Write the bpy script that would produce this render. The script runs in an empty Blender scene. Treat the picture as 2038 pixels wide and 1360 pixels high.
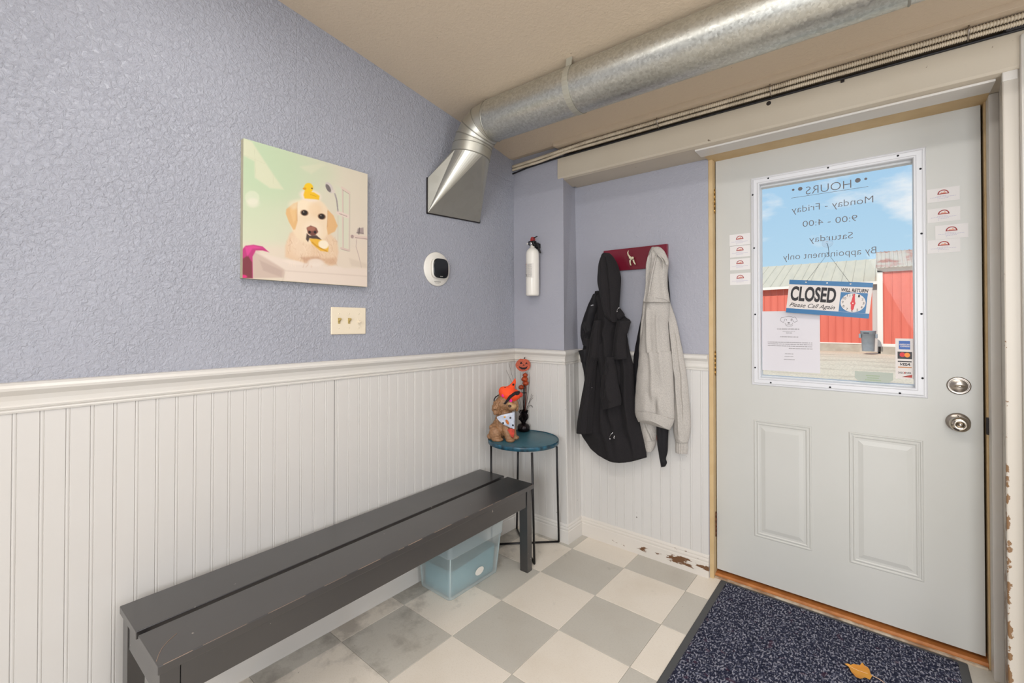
import bpy, bmesh, math, random
import numpy as np
from mathutils import Vector, Matrix, noise
random.seed(7)
S = bpy.context.scene
COL = S.collection
PI = math.pi

# ------------------------------------------------------------------ camera
F_PX = 899.18
CAM = np.array([1.3162, -2.1799, 1.2502])
YAW, PITCH, ROLL = math.radians(40.349), math.radians(0.5659), math.radians(0.0448)
OX, OY = -26.91, -46.25
def cam_axes():
    cy, sy, cp, sp = math.cos(YAW), math.sin(YAW), math.cos(PITCH), math.sin(PITCH)
    f = np.array([-sy*cp, cy*cp, sp]); r = np.array([cy, sy, 0.]); u = np.cross(r, f)
    c, s = math.cos(ROLL), math.sin(ROLL)
    return c*r+s*u, -s*r+c*u, f
CR, CU, CF = cam_axes()
def P(x, y, ax, v):
    """the point of the plane (axis ax at value v) that was measured at pixel x, y of the photograph"""
    d = CF + CR*(x-1019-OX)/F_PX - CU*(y-680-OY)/F_PX
    t = (v-CAM[ax])/d[ax]
    return Vector(CAM + d*t)
cam = bpy.data.cameras.new('camera'); co = bpy.data.objects.new('camera', cam); COL.objects.link(co)
cam.lens = F_PX/2038*36; cam.sensor_width = 36; cam.sensor_fit = 'HORIZONTAL'
cam.shift_x = -OX/2038; cam.shift_y = OY/2038
cam.clip_start = .02; cam.clip_end = 500
m = Matrix(((CR[0], CU[0], -CF[0], CAM[0]), (CR[1], CU[1], -CF[1], CAM[1]), (CR[2], CU[2], -CF[2], CAM[2]), (0, 0, 0, 1)))
co.matrix_world = m
S.camera = co

# ------------------------------------------------------------------ world, sun, lights, exposure
S.view_settings.view_transform = 'Standard'; S.view_settings.look = 'None'
S.view_settings.exposure = -0.05; S.view_settings.gamma = 1; S.view_settings.use_curve_mapping = False
W = bpy.data.worlds.new('sky'); S.world = W; W.use_nodes = True
nt = W.node_tree; N = nt.nodes; L = nt.links; N.clear()
tc = N.new('ShaderNodeTexCoord'); sep = N.new('ShaderNodeSeparateXYZ'); L.new(tc.outputs['Generated'], sep.inputs[0])
rp = N.new('ShaderNodeValToRGB'); L.new(sep.outputs['Z'], rp.inputs[0])
rp.color_ramp.elements[0].position = 0.0; rp.color_ramp.elements[0].color = (.56, .78, .93, 1)
rp.color_ramp.elements[1].position = .55; rp.color_ramp.elements[1].color = (.26, .52, .85, 1)
mp = N.new('ShaderNodeMapping'); mp.inputs['Scale'].default_value = (3.2, 3.2, 7.5); mp.inputs['Location'].default_value = (.9, .35, 1.4)
L.new(tc.outputs['Generated'], mp.inputs[0])
nz = N.new('ShaderNodeTexNoise'); nz.inputs['Scale'].default_value = 1.6; nz.inputs['Detail'].default_value = 6; nz.inputs['Roughness'].default_value = .55
L.new(mp.outputs[0], nz.inputs['Vector'])
cr = N.new('ShaderNodeValToRGB'); L.new(nz.outputs[0], cr.inputs[0])
cr.color_ramp.elements[0].position = .47; cr.color_ramp.elements[0].color = (0, 0, 0, 1)
cr.color_ramp.elements[1].position = .60; cr.color_ramp.elements[1].color = (.9, .9, .9, 1)
mx = N.new('ShaderNodeMixRGB'); L.new(cr.outputs[0], mx.inputs[0]); L.new(rp.outputs[0], mx.inputs[1]); mx.inputs[2].default_value = (.95, .96, .98, 1)
bg = N.new('ShaderNodeBackground'); bg.inputs[1].default_value = 1.0; L.new(mx.outputs[0], bg.inputs[0])
wo = N.new('ShaderNodeOutputWorld'); L.new(bg.outputs[0], wo.inputs[0])

def lamp(name, kind, loc, rot, energy, color, size=None, size_y=None, angle=None):
    d = bpy.data.lights.new(name, kind); o = bpy.data.objects.new(name, d); COL.objects.link(o)
    o.location = loc; o.rotation_euler = rot; d.energy = energy; d.color = color
    if size:
        d.shape = 'RECTANGLE'; d.size = size; d.size_y = size_y or size
    if angle: d.angle = angle
    return o
def aim(o, target):
    d = Vector(target)-o.location
    o.rotation_euler = d.to_track_quat('-Z', 'Y').to_euler()
sun = lamp('sun', 'SUN', (-4, -10, 12), (0, 0, 0), 3.6, (1, .93, .84), angle=.02); aim(sun, (0, 8, -2))
# tubes on the ceiling (above and behind the camera) and daylight from the windows of the room
lamp('tube_lamp_near', 'AREA', (1.45, -1.72, 2.450), (0, 0, 0), 16, (1, .97, .93), 1.2, .13)
lamp('tube_lamp_left', 'AREA', (0.50, -1.78, 2.462), (0, 0, 0), 8.5, (1, .98, .96), .6, .13)
lamp('tube_lamp_right', 'AREA', (2.45, -1.55, 2.352), (0, 0, 0), 8, (1, .97, .93), .13, 1.2)
lamp('tube_lamp_rear', 'AREA', (2.4, -4.0, 2.64), (0, 0, 0), 46, (1, .98, .95), 1.2, .3)
w1 = lamp('daylight_window_right', 'AREA', (3.42, -1.5, 1.35), (0, 0, 0), 36, (.95, .97, 1), 1.5, 1.5); aim(w1, (-.4, .1, .9))
w2 = lamp('daylight_window_rear', 'AREA', (1.9, -5.28, 1.35), (0, 0, 0), 90, (.93, .965, 1), 2.2, 1.7); aim(w2, (0.9, 0, .9)); w2.data.spread = math.radians(125)

# ------------------------------------------------------------------ materials
def lin(c):
    if isinstance(c, str):
        c = [int(c[i:i+2], 16)/255 for i in (0, 2, 4)]
    return tuple(((v/12.92) if v <= .04045 else ((v+.055)/1.055)**2.4) for v in c)
def rgba(c): return (*lin(c), 1)
class MT:
    """small builder around one principled material"""
    def __init__(s, name, col, rough=.5, metal=0, spec=.5):
        s.m = bpy.data.materials.new(name); s.m.use_nodes = True
        s.nt = s.m.node_tree; s.b = s.nt.nodes['Principled BSDF']
        s.b.inputs['Base Color'].default_value = rgba(col); s.b.inputs['Roughness'].default_value = rough
        s.b.inputs['Metallic'].default_value = metal; s.b.inputs['Specular IOR Level'].default_value = spec
        s.col = rgba(col); s.csock = None; s.nrm = None; s.co = None
    def n(s, t, **k):
        x = s.nt.nodes.new(t)
        for a, b in k.items(): setattr(x, a, b)
        return x
    def l(s, a, b): s.nt.links.new(a, b)
    def coord(s, which='Object'):
        if not s.co: s.co = s.n('ShaderNodeTexCoord')
        return s.co.outputs[which]
    def noise(s, scale, detail=3, rough=.5, stretch=None, which='Object', dist=0, loc=None):
        x = s.n('ShaderNodeTexNoise'); x.inputs['Scale'].default_value = scale
        x.inputs['Detail'].default_value = detail; x.inputs['Roughness'].default_value = rough
        x.inputs['Distortion'].default_value = dist
        mp = s.n('ShaderNodeMapping')
        if stretch: mp.inputs['Scale'].default_value = stretch
        if loc: mp.inputs['Location'].default_value = loc
        s.l(s.coord(which), mp.inputs[0]); s.l(mp.outputs[0], x.inputs['Vector'])
        return x.outputs[0]
    def ramp(s, sock, a, b, lo=0, hi=1):
        x = s.n('ShaderNodeMapRange'); x.inputs[1].default_value = a; x.inputs[2].default_value = b
        x.inputs[3].default_value = lo; x.inputs[4].default_value = hi; s.l(sock, x.inputs[0])
        return x.outputs[0]
    def mix(s, fac, col):
        """mix col over the current colour by fac"""
        x = s.n('ShaderNodeMixRGB')
        if hasattr(fac, 'name'): s.l(fac, x.inputs[0])
        else: x.inputs[0].default_value = fac
        if s.csock: s.l(s.csock, x.inputs[1])
        else: x.inputs[1].default_value = s.col
        x.inputs[2].default_value = rgba(col)
        s.csock = x.outputs[0]; s.l(s.csock, s.b.inputs['Base Color'])
        return s
    def math(s, op, a, b=0):
        x = s.n('ShaderNodeMath', operation=op)
        for i, v in enumerate((a, b)):
            if hasattr(v, 'name'): s.l(v, x.inputs[i])
            else: x.inputs[i].default_value = v
        return x.outputs[0]
    def bump(s, sock, strength=.3, dist=.002):
        x = s.n('ShaderNodeBump'); x.inputs['Strength'].default_value = strength; x.inputs['Distance'].default_value = dist
        s.l(sock, x.inputs['Height'])
        if s.nrm: s.l(s.nrm, x.inputs['Normal'])
        s.nrm = x.outputs[0]; s.l(s.nrm, s.b.inputs['Normal'])
        return s
    def rough(s, sock):
        s.l(sock, s.b.inputs['Roughness']); return s

def simple(name, col, rough=.5, metal=0, var=None, bump=None, spec=.5):
    a = MT(name, col, rough, metal, spec)
    if var: a.mix(a.ramp(a.noise(var[0], 4), .35, .65, 0, var[2] if len(var) > 2 else .6), var[1])
    if bump: a.bump(a.noise(bump[0], 3), bump[1], bump[2] if len(bump) > 2 else .001)
    return a.m

# blue wall paint over orange-peel texture with tape seams
a = MT('blue_wall_paint', 'A1A3AD', .36, 0, .5)
a.mix(a.ramp(a.noise(1.3, 4), .35, .7, 0, .25), '9B9CA6')
h = a.noise(72, 4, .6, dist=.9)
h2 = a.ramp(a.noise(140, 2, .5), .3, .7)
hh = a.math('ADD', a.ramp(h, .38, .66), a.math('MULTIPLY', h2, .35))
amp = a.ramp(a.noise(2.2, 3, loc=(3, 1, 0)), .3, .6, .55, 1.0)
a.bump(a.math('MULTIPLY', hh, amp), .75, .0035)
sp = a.n('ShaderNodeSeparateXYZ'); a.l(a.coord(), sp.inputs[0])
wob = a.math('MULTIPLY', a.math('SUBTRACT', a.noise(5, 3), .5), .035)
seamz = a.math('ABSOLUTE', a.math('ADD', a.math('SUBTRACT', sp.outputs['Z'], 2.118), wob))
seamy = a.math('ABSOLUTE', a.math('ADD', a.math('SUBTRACT', sp.outputs['Y'], -1.36), a.math('MULTIPLY', wob, .25)))
a.bump(a.ramp(seamz, 0, .006, 0, 1), .5, .0025)
a.bump(a.ramp(seamy, 0, .004, 0, 1), .35, .002)
M_BLUE = a.m
a = MT('blue_corner_paint', 'A0A0A9', .42)
a.bump(a.ramp(a.noise(75, 3, .55, dist=.8), .35, .68), .4, .002); M_BLUE2 = a.m
a = MT('ceiling_paint', 'D0BFA9', .5)
a.mix(a.ramp(a.noise(1.1, 4), .4, .7, 0, .5), 'C6B49C')
sk = a.ramp(a.noise(38, 2), .76, .80); a.mix(a.math('MULTIPLY', sk, .5), '6A5844')
a.bump(a.ramp(a.noise(85, 3, .5, dist=.6), .3, .7), .35, .002); M_CEIL = a.m
a = MT('cream_beam_paint', 'BFB4A2', .45)
a.mix(a.ramp(a.noise(3, 4), .4, .7, 0, .5), 'B6A995'); a.bump(a.noise(90, 3), .25, .0015)
a.mix(a.ramp(a.noise(24, 3, .6), .73, .75, 0, .8), '5E4A38'); M_BEAM = a.m
a = MT('white_wainscot_paint', 'CCC9C5', .42)
a.mix(a.ramp(a.noise(2.2, 4), .4, .7, 0, .35), 'C8C1B9')
a.mix(a.ramp(a.noise(60, 2, .5), .765, .78, 0, .7), '5A5048'); a.bump(a.noise(110, 2), .06, .001); M_WAIN = a.m
a = MT('white_trim_paint', 'D2CEC8', .36)
a.mix(a.ramp(a.noise(4, 4), .45, .72, 0, .4), 'CFC4B4'); a.bump(a.noise(60, 2), .05, .001); M_TRIM = a.m
# chipped trim paint: white paint over brown wood, chips grow towards +x and the floor
a = MT('chipped_trim_paint', 'D2CBC2', .4)
sp = a.n('ShaderNodeSeparateXYZ'); a.l(a.coord(), sp.inputs[0])
nn = a.noise(17, 8, .62, stretch=(.42, 1, 1.6))
gx = a.ramp(sp.outputs['X'], .12, .56, -.075, .09)
gz = a.ramp(a.math('ABSOLUTE', a.math('SUBTRACT', sp.outputs['Z'], .040)), 0, .045, .035, -.12)
chip = a.ramp(a.math('ADD', a.math('ADD', nn, gx), gz), .585, .60)
a.mix(chip, '6B4A30'); a.bump(chip, -.4, .001); M_CHIP = a.m
a = MT('chipped_post_paint', 'BDB5A9', .42)
sp = a.n('ShaderNodeSeparateXYZ'); a.l(a.coord(), sp.inputs[0])
nn = a.noise(22, 6, .65, stretch=(1, 1, .8))
gx = a.ramp(sp.outputs['X'], 1.622, 1.640, .10, -.2)
gz = a.ramp(sp.outputs['Z'], .35, 1.1, .02, -.14)
chip = a.ramp(a.math('ADD', a.math('ADD', nn, gx), gz), .56, .575); a.mix(chip, '7E5E3E'); a.bump(chip, -.4, .001); M_CHIP2 = a.m
M_TAN = simple('bare_tan_jamb', 'C7AC80', .55, var=(12, 'B99A6C'))
M_GAP = simple('dark_gap', '2A211B', .8)
M_DOOR = simple('door_white_enamel', 'C0BFBA', .38, var=(3, 'BAB9B2', .4), bump=(160, .05))
M_FRAME = simple('window_frame_white', 'D3D3D6', .33)
M_SILL = simple('orange_stained_sill', 'B2703A', .45, var=(30, '8E5428'))
M_SUBFL = simple('floor_base_dark', '5F5850', .8)
def tilemat(nm, c1, c2, c3):
    a = MT(nm, c1, .38)
    a.mix(a.ramp(a.noise(95, 3, .6, stretch=(1, 2.4, 1)), .5, .68, 0, .55), c2)
    a.mix(a.ramp(a.noise(2.6, 5, .6, which='Object'), .42, .70, 0, .5), c3)
    return a
# one material per tile colour; world-space dirt comes from the geometry position
def tile_material(nm, c1, c2, c3):
    a = MT(nm, c1, .36)
    g = a.n('ShaderNodeNewGeometry')
    def gn(scale, det, st=(1, 1, 1), r=.55):
        x = a.n('ShaderNodeTexNoise'); x.inputs['Scale'].default_value = scale; x.inputs['Detail'].default_value = det; x.inputs['Roughness'].default_value = r
        mp = a.n('ShaderNodeMapping'); mp.inputs['Scale'].default_value = st
        a.l(g.outputs['Position'], mp.inputs[0]); a.l(mp.outputs[0], x.inputs['Vector']); return x.outputs[0]
    a.mix(a.ramp(gn(120, 3, (1, 2.2, 1)), .52, .70, 0, .6), c2)
    a.mix(a.ramp(gn(3.2, 6), .48, .74, 0, .42), c3)
    sp = a.n('ShaderNodeSeparateXYZ'); a.l(g.outputs['Position'], sp.inputs[0])
    nearwall = a.ramp(sp.outputs['X'], -.38, .12, .24, -.02)
    st = a.ramp(a.math('ADD', gn(5.5, 6, (1, 1, 1), .65), nearwall), .64, .82, 0, .55)
    a.mix(st, '6E655A')
    a.mix(a.ramp(gn(34, 3), .735, .755, 0, .6), '6A5A48')
    a.bump(gn(70, 2), .04, .001)
    return a.m
M_TILE_L = tile_material('light_vinyl_tile', 'E6DDD0', 'DACFBF', 'D2C5B2')
M_TILE_G = tile_material('grey_vinyl_tile', 'C3BEB4', 'B5B0A6', 'B3AA9D')
def galvanized(nm, c, c2, rough, vs=55, rv=.1):
    a = MT(nm, c, rough, .95)
    v = a.n('ShaderNodeTexVoronoi'); v.inputs['Scale'].default_value = vs
    a.l(a.coord(), v.inputs['Vector'])
    sp2 = a.n('ShaderNodeSeparateXYZ'); a.l(v.outputs['Color'], sp2.inputs[0])
    a.mix(a.ramp(sp2.outputs['X'], 0, 1, 0, .55), c2)
    a.rough(a.ramp(sp2.outputs['Y'], 0, 1, rough-rv, rough+rv))
    a.bump(a.noise(9, 3), .15, .004); a.bump(a.noise(240, 2), .1, .0008)
    return a.m
M_GALV = galvanized('galvanized_steel', 'CFCFC8', 'A5A49C', .38, 130, .06)
M_SHEET = galvanized('sheet_steel', 'C2C0B6', 'BAB8AD', .43, 25, .02)
M_SEAM = simple('crimped_steel', '9C9A90', .45, .9)
a = MT('armored_cable', 'D2C5AF', .45, .1); a.mix(a.ramp(a.noise(9, 3), .5, .65, 0, .5), 'A89A84'); M_FLEX = a.m
M_BLACKRUB = simple('black_rubber', '17161A', .5)
M_NICKEL = simple('satin_nickel', 'A79F97', .28, 1, bump=(40, .05))
M_NICKEL2 = simple('polished_nickel', 'B8AFA2', .16, 1)
M_BRASS = simple('aged_brass', 'B08A4C', .35, .9, var=(60, '6C4A22'))
M_RUST = simple('rusty_hinge', '6B3F20', .7, .3, var=(60, '3A2414'))
M_SCREW = simple('dark_screw', '2A2B30', .4, .6)
M_STEELD = simple('dark_steel', '3A3636', .35, .8)
a = MT('bench_black_brown', '1D1A1B', .33, 0, 1)
a.mix(a.ramp(a.noise(6, 5, .6, stretch=(1, .08, 1)), .4, .7, 0, .5), '282424')
a.mix(a.ramp(a.noise(50, 3), .745, .76, 0, .7), 'B9AFA5')
a.rough(a.ramp(a.noise(3, 4), .3, .7, .34, .46)); a.b.inputs['Coat Weight'].default_value = .75; a.b.inputs['Coat Roughness'].default_value = .33; a.bump(a.noise(140, 2, stretch=(1, .1, 1)), .08, .0008); M_BENCH = a.m
M_WORN = simple('worn_bench_edge', '9A8270', .6)
a = MT('teal_table_paint', '2E5D6B', .38); a.mix(a.ramp(a.noise(9, 5, .6), .45, .72, 0, .6), '3F7280')
a.mix(a.ramp(a.noise(30, 4), .66, .70, 0, .6), '1E3036'); M_TEAL = a.m
M_TEALRIM = simple('teal_rim_paint', '2C6177', .35, var=(40, '14242C', .9))
M_BLKMETAL = simple('black_table_metal', '1B191A', .4, .4)
M_WHITEPL = simple('white_plastic', 'DEDAD2', .3)
M_ALMOND = simple('almond_plastic', 'E0D3BC', .3)
M_ALMOND2 = simple('amber_toggle', 'B09A5E', .3)
M_BLKGLASS = simple('black_gloss', '14171B', .12)
M_PRINT = simple('dark_print', '3A3634', .7)
M_PRINTG = simple('grey_print', '7A7676', .8)
M_REDP = simple('red_print', 'B0463E', .7)
M_EXT = simple('white_extinguisher', 'E2DDD4', .25)
M_REDPL = simple('red_valve_plastic', '8E1E1C', .35)
M_MAROON = simple('maroon_board', '73142B', .32, var=(8, '61101F'))
M_IVORY = simple('ivory_hook', 'D9CFB4', .4, var=(60, 'B9AB88'))
def cloth(nm, c, c2, rough=.9, sc=260):
    a = MT(nm, c, rough, 0, .25)
    a.mix(a.ramp(a.noise(sc, 3, .7), .4, .62, 0, .8), c2); a.mix(a.ramp(a.noise(7, 3), .4, .7, 0, .25), c2)
    a.b.inputs['Sheen Weight'].default_value = .03
    a.bump(a.noise(sc*1.3, 2), .25, .0008); a.bump(a.noise(14, 3), .3, .006); return a.m
M_BLKCLOTH = cloth('black_fleece', '1C1A1C', '252223')
M_BLKCLOTH2 = cloth('dark_nylon', '131215', '1B191C', .7)
M_GREYCLOTH = cloth('heather_grey_fleece', 'B9B3AC', '9E9993')
M_CHROME = simple('chrome', 'D9D9DB', .12, 1)
M_FIG = simple('brown_resin_fur', '9A7250', .5, var=(70, '6B4A2E'), bump=(90, .9, .006))
M_FIGL = simple('light_resin_muzzle', 'B08C62', .5)
M_NOSE = simple('dark_resin', '3A271C', .4)
M_ORANGE = simple('neon_orange_felt', 'F2501E', .8, var=(45, 'D93A1E', .5))
M_PINK = simple('magenta_spot', 'D81E8C', .8)
M_BLKFELT = simple('black_felt', '1C1216', .9)
M_BANDANA = simple('white_bandana', 'CFD2DB', .85, var=(40, 'A6AEC2', .7))
M_BROWN = simple('brown_patch', 'B5662F', .8)
M_REDL = simple('red_leaf', 'C6402C', .7, var=(60, '8E2A1C'))
M_PUMP = simple('glitter_pumpkin', 'B4491C', .35, .2, var=(200, '7A2A10', .9), bump=(300, .6, .001))
M_FOIL = simple('black_foil', '1D1517', .22, .6, bump=(50, .6, .003))
M_WIRE = simple('dark_wire', '3A2A22', .5)
M_MATRUB = simple('mat_rubber_edge', '4A4B4D', .6, bump=(200, .3))
a = MT('navy_fleck_carpet', '2B2E40', .95, 0, .1)
f1 = a.noise(170, 2, .5, stretch=(1, .45, 1)); f2 = a.noise(150, 2, .5, stretch=(.45, 1, 1), loc=(4, 2, 0))
a.mix(a.ramp(f1, .53, .60, 0, .9), '9A9AA6'); a.mix(a.ramp(f2, .56, .62, 0, .7), '6F7284'); a.mix(a.ramp(a.noise(90, 2), .56, .64, 0, .7), '15182A')
a.mix(a.ramp(a.noise(30, 2), .66, .7, 0, .5), '4E3140')
a.bump(a.math('ADD', f1, f2), 1.0, .006); M_CARPET = a.m
M_LEAF = simple('yellow_leaf', 'D99B35', .6, var=(25, 'C4782A'), bump=(80, .3))
M_STEM = simple('leaf_stem', 'E0BFA0', .6)
M_SIGNW = simple('sign_white', 'CFC7C2', .45)
M_SIGNB = simple('sign_blue', '2B6795', .4)
M_SIGNR = simple('sign_red', 'C3202A', .4)
M_INK = simple('black_ink', '1E1B20', .6)
M_PAPER = simple('paper', 'CFCBCF', .8)
M_CARD = simple('card_stock', 'DAD6D4', .6)
M_LOGO = simple('logo_maroon', 'A03C3C', .7)
M_LOGO2 = simple('logo_peach', 'D9A08A', .7)
M_PVIOL = simple('faint_violet_print', 'B6B0C4', .8)
M_AMEX = simple('card_blue', '2F5AA0', .5)
M_BLKC = simple('card_black', '2A282C', .5)
M_MRED = simple('circle_red', 'C7232A', .5)
M_MORG = simple('circle_orange', 'E2831E', .5)
M_ORLINE = simple('orange_line', 'B5702E', .5)
M_STICK = simple('pale_green_sticker', 'A7ADA2', .6)
M_STICK2 = simple('sticker_print', '8FA27E', .6)
a = MT('vinyl_lettering', '5E5A5C', .5); M_VINYL = a.m
# transparent things
def clearmat(nm, tint, fac, rough=.03, spec=.5):
    m = bpy.data.materials.new(nm); m.use_nodes = True; t = m.node_tree; t.nodes.clear()
    o = t.nodes.new('ShaderNodeOutputMaterial'); mx = t.nodes.new('ShaderNodeMixShader')
    tr = t.nodes.new('ShaderNodeBsdfTransparent'); tr.inputs[0].default_value = (*tint, 1)
    p = t.nodes.new('ShaderNodeBsdfGlossy'); p.inputs['Roughness'].default_value = rough
    fr = t.nodes.new('ShaderNodeFresnel'); fr.inputs[0].default_value = 1.45
    ml = t.nodes.new('ShaderNodeMath'); ml.operation = 'MULTIPLY'; ml.inputs[1].default_value = fac; t.links.new(fr.outputs[0], ml.inputs[0])
    t.links.new(ml.outputs[0], mx.inputs[0]); t.links.new(tr.outputs[0], mx.inputs[1]); t.links.new(p.outputs[0], mx.inputs[2]); t.links.new(mx.outputs[0], o.inputs[0])
    return m
M_GLASS = clearmat('window_glass', (.985, .99, .985), .10, 0)
def milky(nm, col, tint, fac):
    m = bpy.data.materials.new(nm); m.use_nodes = True; t = m.node_tree; b = t.nodes['Principled BSDF']
    b.inputs['Base Color'].default_value = rgba(col); b.inputs['Roughness'].default_value = .3
    o = [x for x in t.nodes if x.type == 'OUTPUT_MATERIAL'][0]; mx = t.nodes.new('ShaderNodeMixShader')
    tr = t.nodes.new('ShaderNodeBsdfTransparent'); tr.inputs[0].default_value = (*tint, 1)
    mx.inputs[0].default_value = fac; t.links.new(tr.outputs[0], mx.inputs[1]); t.links.new(b.outputs[0], mx.inputs[2]); t.links.new(mx.outputs[0], o.inputs[0])
    return m
M_TUB = milky('milky_blue_plastic', 'E2EAEA', (.96, .99, .99), .31)
M_TUBRIB = milky('milky_plastic_edge', 'C6D6D8', (.92, .97, .98), .6)
M_TEALIN = simple('teal_contents', '5F8F9A', .6, var=(6, '7FA9B1'))
# outdoors
def siding(nm, c, c2, c3=None):
    a = MT(nm, c, .5); a.mix(a.ramp(a.noise(.8, 4, stretch=(6, 1, .6)), .4, .7, 0, .6), c2)
    if c3: a.mix(a.ramp(a.noise(1.5, 5, .65), .50, .57, 0, .85), c3)
    return a.m
M_RED = siding('red_barn_siding', 'CF6857', 'C25B4C')
M_ROOF = siding('grey_metal_roof', 'CCC2AC', 'BDB5A2')
M_ROOF2 = siding('rusty_corrugated_roof', 'BDB4A6', 'A89E90', 'A4604A')
M_OUTW = simple('white_barn_trim', 'DCD6D0', .6)
M_FOUND = simple('concrete_foundation', 'B5ACA0', .8, var=(2, '8F8274'))
M_BIN = simple('grey_bin_plastic', '8B929A', .5, var=(6, '7A828C'))
M_BIND = simple('bin_dark_print', '3A3E48', .6)
a = MT('gravel_yard', 'E2D3BC', .9, 0, .2)
a.mix(a.ramp(a.noise(.55, 7, .65, stretch=(.5, 1.6, 1)), .50, .66, 0, .6), 'B09C84')
a.mix(a.ramp(a.noise(.9, 6, .7, stretch=(.5, 1.4, 1), loc=(5, 3, 0)), .64, .70, 0, .6), 'A29A50')
a.mix(a.ramp(a.noise(22, 3), .45, .65, 0, .5), '9A8D7C'); a.bump(a.noise(25, 4), .7, .03); M_GRAVEL = a.m

# ------------------------------------------------------------------ geometry helpers
class MB:
    def __init__(s): s.v = []; s.f = []; s.sm = []
    def add(s, vs, fs, smooth=False):
        o = len(s.v); s.v += [tuple(v) for v in vs]; s.f += [tuple(i+o for i in f) for f in fs]; s.sm += [smooth]*len(fs); return s
    def box(s, x0, x1, y0, y1, z0, z1):
        return s.add([(x0, y0, z0), (x1, y0, z0), (x1, y1, z0), (x0, y1, z0), (x0, y0, z1), (x1, y0, z1), (x1, y1, z1), (x0, y1, z1)],
                     [(0, 3, 2, 1), (4, 5, 6, 7), (0, 1, 5, 4), (1, 2, 6, 5), (2, 3, 7, 6), (3, 0, 4, 7)])
    def obox(s, c, ax, ay, az, hx, hy, hz):
        c = Vector(c); ax, ay, az = Vector(ax).normalized(), Vector(ay).normalized(), Vector(az).normalized()
        vs = [c+ax*(i*hx)+ay*(j*hy)+az*(k*hz) for k in (-1, 1) for i, j in ((-1, -1), (1, -1), (1, 1), (-1, 1))]
        return s.add(vs, [(0, 3, 2, 1), (4, 5, 6, 7), (0, 1, 5, 4), (1, 2, 6, 5), (2, 3, 7, 6), (3, 0, 4, 7)])
    def loops(s, loops, close=True, cap=True, smooth=True):
        n = len(loops[0]); vs = [p for lp in loops for p in lp]; fs = []
        for i in range(len(loops)-1):
            for j in range(n if close else n-1):
                k = (j+1) % n
                fs.append((i*n+j, i*n+k, (i+1)*n+k, (i+1)*n+j))
        o = len(s.v); s.add(vs, fs, smooth)
        if cap and close:
            s.f.append(tuple(o+j for j in reversed(range(n)))); s.sm.append(False)
            s.f.append(tuple(o+(len(loops)-1)*n+j for j in range(n))); s.sm.append(False)
        return s
    def prism(s, poly, d, smooth=False):
        """closed polygon of 3d points pushed along d"""
        d = Vector(d); a = [Vector(p) for p in poly]; return s.loops([a, [p+d for p in a]], smooth=smooth)
    def tube(s, path, r, n=10, cap=True):
        path = [Vector(p) for p in path]; lp = []
        up = Vector((.123, .31, .94))
        for i, p in enumerate(path):
            t = (path[min(i+1, len(path)-1)]-path[max(i-1, 0)]).normalized()
            x = t.cross(up)
            if x.length < .05: x = t.cross(Vector((1, 0, .2)))
            x.normalize(); y = t.cross(x).normalized(); up = -y if False else up
            rr = r[i] if hasattr(r, '__len__') else r
            lp.append([p+(x*math.cos(2*PI*k/n)+y*math.sin(2*PI*k/n))*rr for k in range(n)])
        return s.loops(lp, cap=cap)
    def lathe(s, prof, origin=(0, 0, 0), axis=(0, 0, 1), n=24, sx=1, cap=True):
        o = Vector(origin); a = Vector(axis).normalized()
        x = a.orthogonal().normalized() if abs(a.z) < .99 else Vector((1, 0, 0)); y = a.cross(x)
        lp = [[o+a*h+(x*math.cos(2*PI*k/n)*sx+y*math.sin(2*PI*k/n))*max(r, 1e-5) for k in range(n)] for r, h in prof]
        return s.loops(lp, cap=cap)
    def ell(s, c, r, n=14, m=9, rot=None):
        c = Vector(c); lp = []
        for i in range(m+1):
            t = PI*i/m; lp.append([Vector((r[0]*math.sin(t)*math.cos(2*PI*k/n), r[1]*math.sin(t)*math.sin(2*PI*k/n), -r[2]*math.cos(t))) for k in range(n)])
        if rot: lp = [[rot @ p for p in l] for l in lp]
        return s.loops([[c+p for p in l] for l in lp], cap=False)
    def mesh(s, name):
        me = bpy.data.meshes.new(name); me.from_pydata(s.v, [], s.f)
        me.polygons.foreach_set('use_smooth', s.sm); me.update(); return me

def tag(o, label=None, cat=None, group=None, kind=None):
    if label: o['label'] = label
    if cat: o['category'] = cat
    if group: o['group'] = group
    if kind: o['kind'] = kind
    return o
def link(name, me, mat, parent=None):
    o = bpy.data.objects.new(name, me); COL.objects.link(o)
    if mat and len(me.materials) == 0: me.materials.append(mat)
    if parent:
        o.parent = parent
        if parent.type == 'EMPTY' or tuple(parent.location) != (0, 0, 0) or parent.parent:
            L = Vector((0, 0, 0)); q = parent
            mw = Matrix.Identity(4)
            while q: mw = (Matrix.LocRotScale(q.location, q.rotation_euler, None)) @ mw if q.parent is None else q.matrix_parent_inverse @ Matrix.LocRotScale(q.location, q.rotation_euler, None) @ mw if False else mw_chain(q); q = None
            o.matrix_parent_inverse = mw.inverted()
    return o
def mw_chain(q):
    m = Matrix.LocRotScale(q.location, q.rotation_euler, None)
    if q.parent: return mw_chain(q.parent) @ q.matrix_parent_inverse @ m
    return m
def ob(name, mb, mat, parent=None, bevel=0, seg=2):
    o = link(name, mb.mesh(name) if isinstance(mb, MB) else mb, mat, parent)
    bm = bmesh.new(); bm.from_mesh(o.data); bmesh.ops.recalc_face_normals(bm, faces=bm.faces)
    if bevel:
        es = [e for e in bm.edges if len(e.link_faces) == 2 and e.calc_face_angle(0) > .6]
        bmesh.ops.bevel(bm, geom=es, offset=bevel, segments=seg, profile=.5, affect='EDGES', clamp_overlap=True)
    bm.to_mesh(o.data); bm.free()
    return o
def thing(name, label, cat, loc, group=None):
    o = bpy.data.objects.new(name, None); COL.objects.link(o); o.location = loc; o.empty_display_size = .05
    return tag(o, label, cat, group)
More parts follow.
